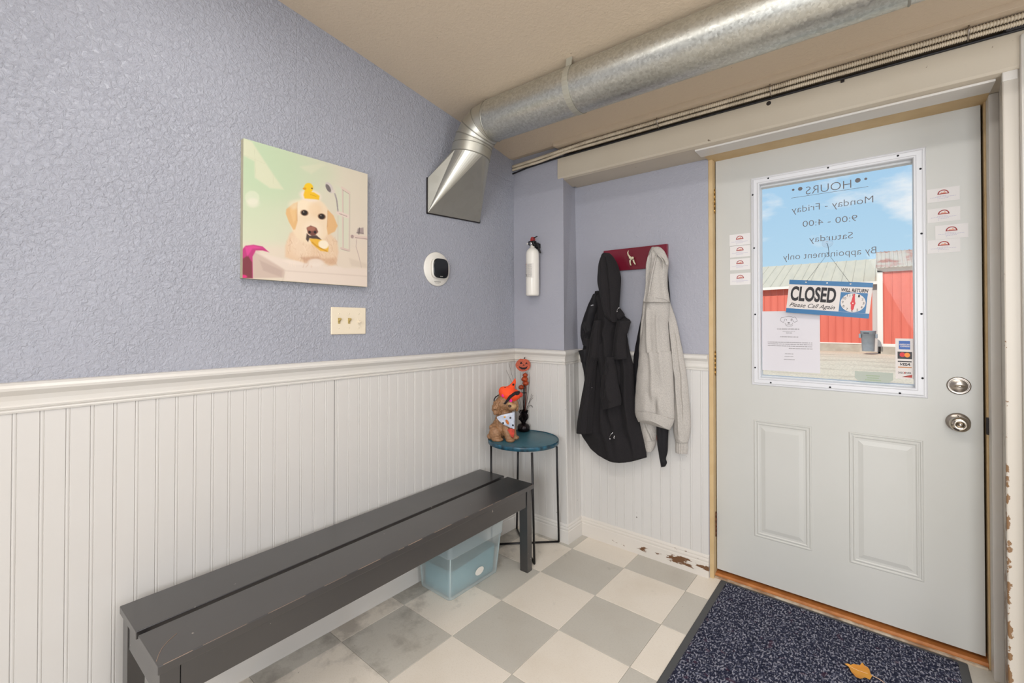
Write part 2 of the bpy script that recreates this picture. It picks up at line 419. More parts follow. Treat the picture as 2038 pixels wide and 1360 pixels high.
def struct(name, mb, mat, bevel=0): return tag(ob(name, mb, mat, None, bevel), kind='structure')
def evaluated(o):
    bpy.context.view_layer.update()
    dg = bpy.context.evaluated_depsgraph_get()
    return bpy.data.meshes.new_from_object(o.evaluated_get(dg))
def blob(mb, voxel, smooth=6):
    o = link('tmp', mb.mesh('tmp'), None); bm = bmesh.new(); bm.from_mesh(o.data); bmesh.ops.recalc_face_normals(bm, faces=bm.faces); bm.to_mesh(o.data); bm.free()
    r = o.modifiers.new('r', 'REMESH'); r.mode = 'VOXEL'; r.voxel_size = voxel; r.use_smooth_shade = True
    q = o.modifiers.new('s', 'SMOOTH'); q.iterations = smooth; q.factor = .5
    me = evaluated(o); bpy.data.objects.remove(o); return me
_tcache = {}
def text_geo(s, offset=0.0, shear=0.0):
    key = (s, offset, shear)
    if key not in _tcache:
        cu = bpy.data.curves.new('t', 'FONT'); cu.body = s; cu.offset = offset; cu.shear = shear; cu.resolution_u = 4
        o = bpy.data.objects.new('t', cu); COL.objects.link(o); me = evaluated(o); bpy.data.objects.remove(o)
        vs = [(v.co.x, v.co.y) for v in me.vertices]; fs = [tuple(p.vertices) for p in me.polygons]; bpy.data.meshes.remove(me)
        x0 = min(v[0] for v in vs); x1 = max(v[0] for v in vs); y0 = min(v[1] for v in vs); y1 = max(v[1] for v in vs)
        _tcache[key] = ([((v[0]-x0)/(x1-x0), (v[1]-y0)/(y1-y0)) for v in vs], fs)
    return _tcache[key]
def fit_text(mb, s, x0, x1, z0, z1, fn, offset=0.0, shear=0.0, mirror=False):
    vs, fs = text_geo(s, offset, shear)
    mb.add([fn(x1-(x1-x0)*a if mirror else x0+(x1-x0)*a, z0+(z1-z0)*b) for a, b in vs], fs)
    return mb
def rect2(mb, x0, x1, z0, z1, fn): return mb.add([fn(x0, z0), fn(x1, z0), fn(x1, z1), fn(x0, z1)], [(0, 1, 2, 3)])
def disc2(mb, cx, cz, rx, rz, fn, n=24): return mb.add([fn(cx+rx*math.cos(2*PI*k/n), cz+rz*math.sin(2*PI*k/n)) for k in range(n)], [tuple(range(n))])
def ring2(mb, cx, cz, r0, r1, a0, a1, fn, n=20, sz=1):
    vs = []
    for k in range(n+1):
        t = a0+(a1-a0)*k/n; vs += [fn(cx+r0*math.cos(t), cz+r0*math.sin(t)*sz), fn(cx+r1*math.cos(t), cz+r1*math.sin(t)*sz)]
    return mb.add(vs, [(2*k, 2*k+1, 2*k+3, 2*k+2) for k in range(n)])
def line2(mb, pts, w, fn):
    for (ax, az), (bx, bz) in zip(pts[:-1], pts[1:]):
        dx, dz = bx-ax, bz-az; l = math.hypot(dx, dz) or 1; nx, nz = -dz/l*w/2, dx/l*w/2
        mb.add([fn(ax+nx, az+nz), fn(ax-nx, az-nz), fn(bx-nx, bz-nz), fn(bx+nx, bz+nz)], [(0, 1, 2, 3)])
    return mb

# ------------------------------------------------------------------ room shell
XL = -.4064
YW = .19          # face of the door wall
YD = .235         # face of the door
CEIL = [(.32, 2.270), (.05, 2.254), (-.05, 2.246), (-.26, 2.287), (-.475, 2.330), (-.8, 2.376), (-1.12, 2.421), (-1.44, 2.462), (-2.2, 2.545), (-5.4, 2.86)]
b = MB()
b.loops([[Vector((x, y, z)) for y, z in CEIL]+[Vector((x, y, z+.06)) for y, z in reversed(CEIL)] for x in (XL-.06, 3.6)], smooth=False)
struct('ceiling', b, M_CEIL)
wl = struct('wall_left', MB().box(XL-.1, XL, -5.4, .33, 0, 2.95), M_BLUE)
# pilaster boxed out of the corner
def yf(z): return .036-.033*z if z < 1.1 else -.0003-.010*(z-1.1)
def xi(z): return -.051-.0205*z
XE = -.050
b = MB()
b.loops([[Vector((XL-.02, yf(z), z)), Vector((XE, yf(z), z)), Vector((xi(z), YW+.001, z)), Vector((XL-.02, YW+.001, z))] for z in (0, 1.1, 2.28)], smooth=False)
wc = struct('wall_corner', b, M_BLUE2)
XD0, XD1 = P(1420.4, 315.4, 1, YD).x, P(1955, 201.5, 1, YD).x
ZD0, ZD1 = P(1428.6, 1133.5, 1, YD).z, P(1420.4, 315.4, 1, YD).z
XD0 = (XD0+P(1428.6, 1133.5, 1, YD).x)/2; XD1 = (XD1+P(1962.4, 1311.5, 1, YD).x)/2
JX0 = XD0-.020
b = MB()
b.box(-.3, JX0, YW, .32, 0, 2.3).box(JX0, 1.63, YW+.01, .32, ZD1+.03, 2.3).box(1.632, 3.6, .02, .32, 0, 2.3)
wb = struct('wall_back', b, M_BLUE2)
struct('wall_right', MB().box(3.5, 3.6, -5.4, .02, 0, 2.95), M_BLUE2)
struct('wall_rear', MB().box(XL, 3.5, -5.5, -5.35, 0, 2.95), M_BLUE2)
# ---- floor and its tiles
fl = struct('floor', MB().box(XL-.02, 3.6, -5.4, .33, -.06, -.003), M_SUBFL)
T = .3048
def tile_mesh(x0, x1, y0, y1):
    g = .0006; e = .0009; x0 += g; x1 -= g; y0 += g; y1 -= g
    m = MB()
    m.loops([[Vector((x0, y0, -.0035)), Vector((x1, y0, -.0035)), Vector((x1, y1, -.0035)), Vector((x0, y1, -.0035))],
             [Vector((x0, y0, -e)), Vector((x1, y0, -e)), Vector((x1, y1, -e)), Vector((x0, y1, -e))],
             [Vector((x0+e, y0+e, 0)), Vector((x1-e, y0+e, 0)), Vector((x1-e, y1-e, 0)), Vector((x0+e, y1-e, 0))]], smooth=False)
    return m
tm = {}
for k, mt in ((0, M_TILE_G), (1, M_TILE_L)):
    me = tile_mesh(0, T, -T, 0).mesh('tile'); me.materials.append(mt); tm[k] = me
for u in range(-2, 12):
    for v in range(-1, 17):
        x0, x1 = u*T, (u+1)*T; y1, y0 = -v*T, -(v+1)*T
        k = (u+v) % 2
        full = x0 >= XL and y1 <= .23 and x1 <= 3.5 and y0 > -5.35
        if full: o = link('tile', tm[k], None, fl); o.location = (x0, y1, 0)
        else:
            cx0, cx1, cy0, cy1 = max(x0, XL), min(x1, 3.5), max(y0, -5.35), min(y1, .24)
            if cx1-cx0 < .01 or cy1-cy0 < .01: continue
            link('tile', tile_mesh(cx0-x0, cx1-x0, cy0-y1, cy1-y1).mesh('tile'), (M_TILE_G, M_TILE_L)[k], fl).location = (x0, y1, 0)
# ---- beadboard strips (each a child of its wall)
PROF = [(0, .0022), (.0012, .0036), (.0040, .0042), (.0068, .0036), (.0080, .0022), (.0094, .0038), (.0490, .0038), (.0503, .0022)]
def strip(parent, fn, t0, t1, z0, z1, zs=2):
    pr = [(0, -.001)]+[(t, d) for t, d in PROF if t0+t <= t1+1e-6]
    if len(pr) < 4: pr = [(0, -.001), (0, .0036), (t1-t0, .0036)]
    if pr[-1][0] < t1-t0-.001: pr.append((t1-t0, .0038))
    pr.append((pr[-1][0], -.001))
    lp = [[Vector(fn(t0+t, d, z)) for t, d in pr] for z in (z0, z1)]
    m = MB(); m.loops(lp, close=True, smooth=False)
    return ob('wainscot_board', m, M_WAIN, parent)
BW = .0507
# the left wall: one shared mesh
m0 = MB(); pts = [(XL+d, t, z) for z in (.085, 1.05) for t, d in [(0, -.001)]+PROF+[(.0503, -.001)]]
n = len(pts)//2; m0.loops([[Vector(q) for q in pts[:n]], [Vector(q) for q in pts[n:]]], smooth=False)
first = ob('wainscot_board', m0, M_WAIN, wl)
y = -2.101; ys = []
while y > -3.4: y -= BW
while y < .02: ys.append(y); y += BW
first.location = (0, ys[0], 0)
for y in ys[1:]:
    o = first.copy(); COL.objects.link(o); o.location = (0, y, 0)
for i in range(7):
    t0 = XL+.006+i*BW; strip(wc, lambda t, d, z: (t, yf(z)-d, z), t0, min(t0+.0503, XE), .085, 1.05)
for i in range(4):
    t0 = i*.045; 
    def fr(t, d, z):
        a = Vector((XE, yf(z), 0)); e = Vector((xi(z), YW, 0)); s_ = t/.165; q = a.lerp(e, min(s_, 1)); return (q.x+d, q.y, z)
    strip(wc, fr, t0, min(t0+.0449, .165), .085, 1.05)
x = .0191-BW*2
while x < JX0-.004:
    strip(wb, lambda t, d, z: (t, YW-d, z), x, min(x+.0503, JX0-.003), .085, 1.05); x += .0503+.0002
jy = P(665, 900, 0, XL+.004).y
ob('panel_joint', MB().box(XL+.0036, XL+.0046, jy-.0007, jy+.0007, .11, 1.02), M_PRINT, wl)
# ---- chair rail and baseboards: profile (out, up) swept along the walls
RAIL = [(0, 1.014), (.008, 1.014), (.010, 1.019), (.007, 1.023), (.011, 1.026), (.013, 1.031), (.009, 1.035), (.010, 1.047), (.014, 1.060), (.021, 1.068), (.026, 1.074), (.0275, 1.081), (.024, 1.088), (.016, 1.0935), (0, 1.0945)]
BASE = [(0, 0), (.013, 0), (.013, .070), (.011, .074), (.0115, .078), (.0125, .083), (.0115, .088), (.008, .092), (.009, .098), (.007, .104), (.003, .110), (0, .111)]
def sweep(name, prof, pts, mat, parent=None):
    """pts: list of functions z -> (base point, outward mitre vector)"""
    lp = []
    for f in pts:
        row = []
        for d, z in prof:
            p, o = f(z); row.append(Vector((p[0]+o[0]*d, p[1]+o[1]*d, z)))
        lp.append(row)
    m = MB(); m.loops(lp, smooth=False); o = ob(name, m, mat, parent)
    return tag(o, kind='structure') if parent is None else o
for nm, pf, m1, m2 in (('trim', RAIL, M_TRIM, M_TRIM), ('baseboard', BASE, M_TRIM, M_CHIP)):
    sweep(nm+'_left' if nm != 'trim' else 'trim_1', pf, [lambda z: ((XL, -3.4), (1, 0)), lambda z: ((XL, yf(z)), (1, -1))], m1)
    sweep(nm+'_corner' if nm != 'trim' else 'trim_2', pf, [lambda z: ((XL, yf(z)), (1, -1)), lambda z: ((XE, yf(z)), (1, -1))], m1)
    sweep(nm+'_return' if nm != 'trim' else 'trim_3', pf, [lambda z: ((XE, yf(z)), (1, -1)), lambda z: ((xi(z), YW), (1, -1))], m1)
    sweep(nm+'_back' if nm != 'trim' else 'trim_4', pf, [lambda z: ((xi(z), YW), (1, -1)), lambda z: ((JX0-.001, YW), (0, -1))], m2)
# ---- header beam over the door with its chamfered lower edge
ZB0, ZB1 = 2.060, 2.188
b = MB(); b.loops([[Vector((x, y, z)) for y, z in ((-.014, ZB1), (-.014, ZB0+.014), (-.009, ZB0+.005), (.008, ZB0), (.155, ZB0), (.155, ZB1))] for x in (-.0856, 3.5)], smooth=False)
struct('trim_5', b, M_BEAM, .0015)
b = MB().box(-.075, 3.5, .155, YW+.02, ZB0+.003, ZB1+.01); struct('trim_6', b, M_BEAM)
ZB0 -= 0
struct('trim_7', MB().box(-.0726, 3.5, -.078, .18, 2.2295, 2.262), M_CEIL, .001)
# ---- right side: jamb cover, reveal post and casing boards
struct('trim_8', MB().box(1.607, 1.632, .155, .33, 0, 2.06), M_TRIM, .001)
struct('trim_9', MB().loops([[Vector((1.6175, -.004, z)), Vector((1.632, .157, z)), Vector((1.70, .157, z)), Vector((1.70, -.004, z))] for z in (0, 2.085)], smooth=False), M_CHIP2, .004)
struct('trim_10', MB().box(1.6545, 1.80, -.025, .02, 0, 2.17), M_TRIM, .008)
struct('trim_11', MB().box(1.6175, 1.652, -.0075, .01, 2.035, 2.092), M_TRIM, .003)

# ------------------------------------------------------------------ the door
door = bpy.data.objects.new('door_1', None); COL.objects.link(door); door.location = (XD0, YD, 0); tag(door, kind='structure')
WX0, WX1 = P(1512, 368, 1, YD).x, P(1817, 320, 1, YD).x
WZ0, WZ1 = P(1512, 748, 1, YD).z, P(1817, 320, 1, YD).z
FX0, FX1 = P(1495, 560, 1, YD).x, P(1845, 545, 1, YD).x
FZ0, FZ1 = P(1497, 765, 1, YD).z-.002, P(1842, 292, 1, YD).z
y0, y1 = YD, YD+.044
g = .003
b = MB()
b.box(XD0+g, WX0-.012, y0, y1, ZD0+g, ZD1-g).box(WX1+.012, XD1-g, y0, y1, ZD0+g, ZD1-g).box(WX0-.012, WX1+.012, y0, y1, ZD0+g, WZ0-.012).box(WX0-.012, WX1+.012, y0, y1, WZ1+.012, ZD1-g)
ob('door_slab', b, M_DOOR, door)
# window frame: stepped moulding (outer flat, raised ridge, inner lip)
def frame_mould(name, x0, x1, z0, z1, prof, mat, parent):
    """prof: (inset, out) pairs from the outer edge to the inner edge, mitred"""
    lp = []
    for k, (cx, cz, sx, sz) in enumerate(((x0, z0, 1, 1), (x1, z0, -1, 1), (x1, z1, -1, -1), (x0, z1, 1, -1))):
        lp.append([Vector((cx+sx*i, YD-o, cz+sz*i)) for i, o in prof])
    lp.append(lp[0]); m = MB(); m.loops(lp, close=False, cap=False, smooth=False); return ob(name, m, mat, parent)
fw = WX0-FX0
frame_mould('window_frame', FX0, FX1, FZ0, FZ1, [(0, -.001), (.0015, .004), (.006, .006), (.009, .006), (.0105, .009), (.014, .0105), (fw-.010, .0105), (fw-.006, .013), (fw-.002, .013), (fw+.001, .008), (fw+.001, -.02)], M_FRAME, door)
ob('glass_pane', MB().box(WX0-.01, WX1+.01, YD+.010, YD+.014, WZ0-.01, WZ1+.01), M_GLASS, door)
frame_mould('outer_glazing_bead', WX0-.012, WX1+.012, WZ0-.012, WZ1+.012, [(0, -.018), (.012, -.018), (.0135, -.030), (.0135, -.05)], M_FRAME, door)
for q in ((1529, 355), (1648, 334), (1787, 310), (1832, 336), (1834, 465), (1834, 625), (1836, 753), (1791, 783), (1652, 771), (1534, 762), (1503, 732), (1503, 626), (1501, 494), (1498, 388)):
    c = P(*q, 1, YD-.0105); ob('screw', MB().lathe([(0, -.0005), (.0040, -.0005), (.0035, .0018), (0, .0026)], c, (0, -1, 0), 10), M_SCREW, door)
def raised_panel(q0, q1):
    x0, z1 = P(*q0, 1, YD).x, P(*q0, 1, YD).z; x1, z0 = P(*q1, 1, YD).x, P(*q1, 1, YD).z
    pr = [(0, -.0005), (.003, .0028), (.007, .0028), (.010, .0002), (.013, .0002), (.016, .0026), (.019, .0026), (.023, .0001), (.031, .0001), (.047, .0040), (.050, .0044)]
    o = frame_mould('panel_moulding', x0, x1, z0, z1, pr, M_DOOR, door)
    ob('raised_panel', MB().box(x0+.048, x1-.048, YD-.0044, YD+.001, z0+.048, z1-.048), M_DOOR, door)
raised_panel((1500, 835), (1617, 1098)); raised_panel((1689, 859), (1840, 1160))
# hinges
for k, (qa, qb, mt) in enumerate((((1419, 378), (1419, 424), M_BRASS), ((1422, 701), (1423, 746), M_BRASS), ((1427, 1022), (1427, 1068), M_RUST))):
    p0, p1 = P(*qa, 1, YD-.012), P(*qb, 1, YD-.012); x = XD0-.001; n = 5; h = (p0.z-p1.z)/n
    hg = ob('hinge', MB().box(x-.012, x-.001, YD-.006, YD-.001, p1.z, p0.z), mt, door)
    for i in range(n): ob('hinge_knuckle', MB().lathe([(.0062, p1.z+i*h+.0008), (.0062, p1.z+(i+1)*h-.0008)], (x, YD-.009, 0), (0, 0, 1), 12), mt, hg)
    ob('hinge_pin', MB().lathe([(.002, p1.z-.004), (.0045, p1.z-.002), (.0045, p1.z), (.0035, p1.z), (.0035, p0.z), (.0055, p0.z), (.0045, p0.z+.004), (.001, p0.z+.006)], (x, YD-.009, 0), (0, 0, 1), 12), mt, hg)
# deadbolt
c = P(1908, 768, 1, YD); db = ob('deadbolt', MB().lathe([(.033, 0), (.033, .004), (.031, .0065), (.028, .0072), (.026, .0058), (.0245, .0058), (.0225, .0075), (.004, .0095), (0, .0095)], c, (0, -1, 0), 40), M_NICKEL, door)
b = MB(); b.ell(c+Vector((0, -.018, 0)), (.0175, .009, .0052), 20, 10); ob('thumb_turn', b, M_NICKEL2, db)
# knob
c = P(1908, 842, 1, YD-.02); c.y = YD
kb = ob('knob_rose', MB().lathe([(.034, 0), (.034, .004), (.030, .008), (.018, .011), (.015, .012), (0, .012)], c, (0, -1, 0), 36), M_NICKEL, door)
ob('door_knob', MB().lathe([(.012, .010), (.0115, .028), (.015, .033), (.0245, .040), (.0285, .048), (.0285, .055), (.026, .062), (.020, .067), (.012, .0685), (.0105, .067), (.0095, .0645), (0, .0645)], c, (0, -1, 0), 40), M_NICKEL2, kb)
ob('lock_button', MB().lathe([(.0055, .064), (.0055, .071), (.0045, .072), (0, .072)], c, (0, -1, 0), 16), M_NICKEL, kb)
ob('rose_pin', MB().ell(c+Vector((.0, -.012, .026)), (.003, .003, .003), 8, 6), M_NICKEL2, kb)
# jambs, head and threshold
b = MB().box(JX0, XD0-.001, YD-.042, .33, 0, ZD1+.004)
ob('door_jamb', b, M_TAN, door, .001)
ob('door_jamb', MB().box(XD1+.003, 1.6075, YD-.022, .33, 0, ZD1+.004), M_TAN, door, .001)
ob('head_jamb', MB().box(JX0, 1.6075, .124, .33, min(ZD1+.003, 2.0555), 2.075), M_TAN, door, .001)
ob('head_casing', MB().box(JX0-.012, 1.6075, .020, .119, 2.0525, 2.075), M_TRIM, door, .002)
ob('door_stop', MB().box(JX0+.008, XD1+.01, y1+.002, .33, ZD0-.01, ZD0+.014).box(XD0-.006, XD0+.012, y1+.002, .33, ZD0, ZD1+.004).box(XD1-.012, XD1+.006, y1+.002, .33, ZD0, ZD1+.004).box(XD0, XD1, y1+.002, .33, ZD1-.012, ZD1+.004), M_GAP, door)
ob('threshold', MB().loops([[Vector((x, y, z)) for y, z in ((.218, -.001), (.218, .012), (.224, .018), (.33, .0285), (.33, -.001))] for x in (JX0+.002, 1.6075)], smooth=False), M_SILL, door)
ob('sill_edge', MB().box(JX0+.02, 1.60, .205, .2175, -.0005, .008), simple('peeling_sill_paint', 'C9BCA8', .5, var=(22, '8E6846', .9)), door, .001)
c = P(1969, 848, 1, YD-.02)
b = MB().box(XD1+.0005, XD1+.016, YD-.026, YD-.018, c.z-.032, c.z+.03); b.box(XD1+.010, XD1+.020, YD-.030, YD-.02, c.z-.018, c.z+.012); ob('strike_plate', b, M_STEELD, door, .002)

# ------------------------------------------------------------------ print on the door
def dfn(y):
    return lambda x, z: (x, y, z)
def at2(px, py, y=YD): p = P(px, py, 1, y); return p.x, p.z
# mirrored lettering on the glass
lt = thing('window_lettering', 'mirrored thin grey vinyl opening hours lettering high on the door glass', 'lettering', tuple(P(1650, 440, 1, YD+.0095)))
fn = dfn(YD+.0095)
for s, ql, qr, zb, zt, off in (('HOURS', (1603, 378), (1694, 365), None, .0345, -.012), ('Monday - Friday', (1575, 418), (1738, 400), None, .038, -.010), ('9:00 - 4:00', (1597, 446), (1706, 432), None, .026, -.010), ('Saturday', (1610, 481), (1697, 466), None, .036, -.010), ('By appointment only', (1558, 517), (1744, 496), None, .037, -.010)):
    x0, za = at2(*ql); x1, zb_ = at2(*qr); zc = (za+zb_)/2
    z0 = zc-(.018 if s not in ('9:00 - 4:00',) else .013)
    ob('text_line', fit_text(MB(), s, x0, x1, z0, z0+zt, fn, off, 0, True), M_VINYL, lt)
xa, za = at2(1728, 371); xb, zb = at2(1574, 393); zc = (za+zb)/2
ob('underline', rect2(MB(), xb, xa, zc-.0008, zc+.0008, fn), M_VINYL, lt)
for q, r in (((1723, 355), .005), ((1707, 358), .0095), ((1592, 375), .0085), ((1578, 377), .005)):
    x, z = at2(*q); ob('dot', disc2(MB(), x, z, r, r, fn), M_VINYL, lt)
# notice paper
def paper():
    x0, z1 = at2(1516, 620); x1, z0 = at2(1632, 744)
    t = tag(ob('notice_sheet', MB().box(x0, x1, YD+.0085, YD+.0092, z0, z1), M_PAPER), 'white letter sheet with a dog head drawing taped low on the door glass', 'notice')
    w, h = x1-x0, z1-z0; fn = lambda u, v: (x0+w*u, YD+.0081, z1-h*v)
    m = MB(); q = lambda px, py: ((px-85)/1130, (py-45)/1235)
    L_ = [(470, 250), (455, 225), (480, 180), (520, 175), (560, 165), (620, 152), (680, 160), (710, 180), (745, 165), (775, 200), (795, 250), (740, 275), (715, 255), (690, 200), (670, 210), (665, 235), (685, 250)]
    line2(m, [q(*p) for p in L_], .006, fn); line2(m, [q(*p) for p in ((470, 250), (520, 280), (535, 250), (555, 200))], .006, fn)
    line2(m, [q(*p) for p in ((550, 290), (565, 325), (600, 330), (625, 310), (650, 330), (685, 325), (705, 290))], .006, fn)
    line2(m, [q(*p) for p in ((565, 335), (590, 352), (680, 352), (705, 335))], .005, fn)
    disc2(m, *q(580, 225), .009, .008, fn, 10); disc2(m, *q(625, 285), .022, .012, fn, 12); disc2(m, *q(675, 225), .007, .009, fn, 10)
    ob('dog_drawing', m, M_PRINTG, t)
    m = MB(); random.seed(3)
    for (xa, xb, yy, hh) in ((395, 850, 412, 22), (505, 745, 460, 10), (570, 680, 492, 16), (450, 810, 572, 20), (200, 1070, 685, 18), (205, 1070, 722, 18), (205, 1070, 760, 18), (625, 1070, 805, 18), (548, 715, 918, 16), (540, 725, 972, 16), (525, 735, 1032, 16)):
        x = xa
        while x < xb-10:
            w2 = random.uniform(14, 62); e = min(x+w2, xb)
            # word-like runs of small vertical strokes
            k = x
            while k < e:
                a0 = q(k, yy-hh*.45*random.uniform(.6, 1)); a1 = q(k+6, yy+hh*.45)
                rect2(m, a0[0], a1[0], a0[1], a1[1], fn); k += 10
            x = e+12
    tag(ob('printed_lines', m, M_PRINTG, t), kind='stuff')
paper()
# business cards
CARDS = [('business card with a maroon arch logo, topmost of the four left of the door glass', (1452, 467), (1493, 465), (1493, 487)),
         ('business card with a maroon arch logo, second from top left of the door glass', (1453, 490), (1493, 487), (1493, 510)),
         ('business card with a maroon arch logo, third from top left of the door glass', (1453, 516), (1493, 514), (1493, 536)),
         ('business card with a maroon arch logo, lowest of the four left of the door glass', (1453, 545), (1494, 543), (1494, 566)),
         ('business card with a maroon arch logo, topmost of the four right of the door glass', (1845, 378), (1910, 370), (1911, 397)),
         ('business card with a maroon arch logo, second from top right of the door glass', (1846, 417), (1911, 410.5), (1911, 438)),
         ('business card with a maroon arch logo, shifted outward from the three others right of glass', (1861, 450), (1927, 444), (1928, 472)),
         ('business card with a maroon arch logo, lowest of the four right of the door glass', (1846, 479), (1911, 474), (1912, 501))]
for i, (lb, q0, q1, q2) in enumerate(CARDS):
    yy = YD-.0006-(.0006 if i == 6 else 0)
    x0, z1 = at2(*q0); x1, z1b = at2(*q1); _, z0 = at2(*q2); z1 = (z1+z1b)/2
    t = tag(ob('business_card', MB().box(x0, x1, yy-.0005, yy, z0, z1), M_CARD), lb, 'card', 'business cards stuck on the door')
    w, h = x1-x0, z1-z0; fn = lambda u, v, x0=x0, z1=z1, w=w, h=h, yy=yy: (x0+w*u, yy-.0007, z1-h*v)
    m = MB(); a_ = w/h
    ring2(m, .5, .42, .135, .175, 0, -PI, fn, 16, a_*.95); rect2(m, .32, .68, .40, .46, fn)
    m.add([fn(.36, .42), fn(.44, .24), fn(.5, .34), fn(.56, .2), fn(.64, .42)], [(0, 1, 2, 3, 4)]) if False else None
    ob('arch_logo', m, M_LOGO, t)
    m = MB(); m.add([fn(.40, .40), fn(.45, .30), fn(.49, .35), fn(.54, .25), fn(.60, .40)], [(0, 1, 2), (0, 2, 4), (2, 3, 4)]); ob('logo_fill', m, M_LOGO2, t)
    m = MB()
    for (ua, ub, v) in ((.30, .62, .56), (.10, .88, .64), (.32, .66, .74)):
        u = ua
        while u < ub: rect2(m, u, min(u+.035, ub), v, v+.035, fn); u += .05
    rect2(m, .33, .355, .84, .87, fn)
    tag(ob('printed_lines', m, M_PVIOL, t), kind='stuff')
# payment sticker
x0, z1 = at2(1782, 674); x1, z0 = at2(1819, 756)
t = tag(ob('payment_sticker', MB().box(x0, x1, YD+.0085, YD+.0095, z0, z1), M_SIGNW), 'tall grey sticker with four payment card logos in the lower right of the door glass', 'sticker')
w, h = x1-x0, z1-z0; fn = lambda u, v: (x0+w*u, YD+.0082, z1-h*v); fn2 = lambda u, v: (x0+w*u, YD+.0079, z1-h*v)
Q = lambda px, py: ((px-155)/515, (py-115)/1115)
def qr(m, a, b_, c, d, f): p0 = Q(a, b_); p1 = Q(c, d); rect2(m, p0[0], p1[0], p0[1], p1[1], f)
m = MB(); qr(m, 255, 178, 575, 415, fn); ob('blue_logo_box', m, M_AMEX, t)
m = MB()
for s, a_, b_, c_, d_ in (('AMERICAN', 268, 258, 560, 298), ('EXPRESS', 300, 312, 560, 350)):
    p0 = Q(a_, b_); p1 = Q(c_, d_); fit_text(m, s, p0[0], p1[0], p1[1], p0[1], fn2, .03)
ob('white_logo_text', m, M_SIGNW, t)
m = MB(); qr(m, 215, 480, 625, 680, fn); qr(m, 220, 735, 615, 765, fn); ob('black_logo_bars', m, M_BLKC, t)
m = MB(); disc2(m, *Q(355, 562), .155, .058, fn2); ob('red_disc', m, M_MRED, t)
m = MB(); disc2(m, *Q(490, 568), .155, .058, lambda u, v: (x0+w*u, YD+.0077, z1-h*v)); ob('orange_disc', m, M_MORG, t)
m = MB(); p0 = Q(285, 790); p1 = Q(572, 865); fit_text(m, 'VISA', p0[0], p1[0], p1[1], p0[1], fn2, .03, .3); ob('logo_text', m, M_INK, t); m = MB()
p0 = Q(225, 1038); p1 = Q(600, 1088); fit_text(m, 'DISCOVER', p0[0], p1[0], p1[1], p0[1], fn2, .01); ob('logo_text', m, M_INK, t)
m = MB(); qr(m, 225, 898, 615, 922, fn); ob('gold_bar', m, M_ORLINE, t)
m = MB(); m.add([fn(*Q(330, 1178)), fn(*Q(622, 1190)), fn(*Q(622, 1105))], [(0, 1, 2)]); m.add([fn(*Q(330, 1178)), fn(*Q(450, 1160)), fn(*Q(622, 1105))], [(0, 1, 2)]); disc2(m, *Q(418, 1064), .035, .022, lambda u, v: (x0+w*u, YD+.0076, z1-h*v)); ob('red_flash', m, M_REDP, t)
# pale sticker
x0, z1 = at2(1701, 739); x1, z0 = at2(1778, 764)
t = tag(ob('pale_sticker', MB().prism([(x0, YD+.0085, z1), (x1, YD+.0085, z1), (x1, YD+.0085, z0+.014), (x1-.014, YD+.0085, z0), (x0+.014, YD+.0085, z0), (x0, YD+.0085, z0+.014)], (0, .001, 0)), M_STICK), 'pale grey green sticker with clipped corners at the bottom of the door glass', 'sticker')
m = MB()
for k, (a_, b_) in enumerate(((.3, .68), (.34, .64), (.28, .72))):
    for j in range(int((b_-a_)/.03)): rect2(m, x0+(x1-x0)*(a_+j*.03), x0+(x1-x0)*(a_+j*.03+.02), z1-.014-k*.009, z1-.018-k*.009, dfn(YD+.0082))
ob('faint_print', m, M_STICK2, t)
# hanging CLOSED sign
TL, TR, BL = P(1571.5, 557, 1, .208), P(1738, 563, 1, .208), P(1565, 622, 1, .208)
U_, V_ = TR-TL, BL-TL
V_ = Vector((U_.z, 0, -U_.x)).normalized()*V_.length
def sfn(o):
    def f(u, v): p = TL+U_*u+V_*v; return (p.x, p.y-o, p.z)
    return f
sg = thing('closed_sign', 'blue and white CLOSED sign with a clock dial, hanging crooked on a bead chain', 'sign', tuple(TL))
m = MB(); m.prism([sfn(0)(0, 0), sfn(0)(1, 0), sfn(0)(1, 1), sfn(0)(0, 1)], (0, .002, 0)); ob('board', m, M_SIGNW, sg)
sx = lambda px, py: ((px-133)/1822-.0+((py-80)/720)*.042, (py-80-(px-133)*.037)/722)
def sfit(m, s, xa, ya, xb, yb, o=.0004, off=0, sh=0):
    """text box from photo crop coordinates: left/top, right/bottom measured along the tilted sign"""
    u0, v0 = sx(xa, ya); u1, v1 = sx(xb, yb); fit_text(m, s, u0, u1, v1, v0, sfn(o), off, sh)
m = MB(); rect2(m, 0, 1, 0, .135, sfn(.0003)); rect2(m, 0, 1, .865, 1, sfn(.0003)); ob('blue_band', m, M_SIGNB, sg)
m = MB(); fit_text(m, 'CLOSED', .035, .60, .635, .185, sfn(.0004), .035); ob('closed_text', m, M_INK, sg)
m = MB(); fit_text(m, 'Please Call Again', .035, .605, .85, .69, sfn(.0004), .004, .45); ob('script_text', m, M_INK, sg)
m = MB(); fit_text(m, 'WILL RETURN', .650, .957, .285, .185, sfn(.0004), .03, .1); ob('will_return_text', m, M_INK, sg)
m = MB(); rect2(m, .650, .957, .30, .86, sfn(.0004)); ob('clock_square', m, M_SIGNB, sg)
m = MB(); disc2(m, .8035, .585, .142, .268, sfn(.0006), 40); ck = ob('clock_face', m, M_SIGNW, sg)
m = MB()
for n_ in range(1, 13):
    t = PI/2-n_*PI/6; cx, cz = .8035+.118*math.cos(t), .585-.225*math.sin(t); wd = .010 if n_ < 10 else .018
    fit_text(m, str(n_), cx-wd, cx+wd, cz+.034, cz-.034, sfn(.0008))
ob('clock_numbers', m, M_PRINT, sg)
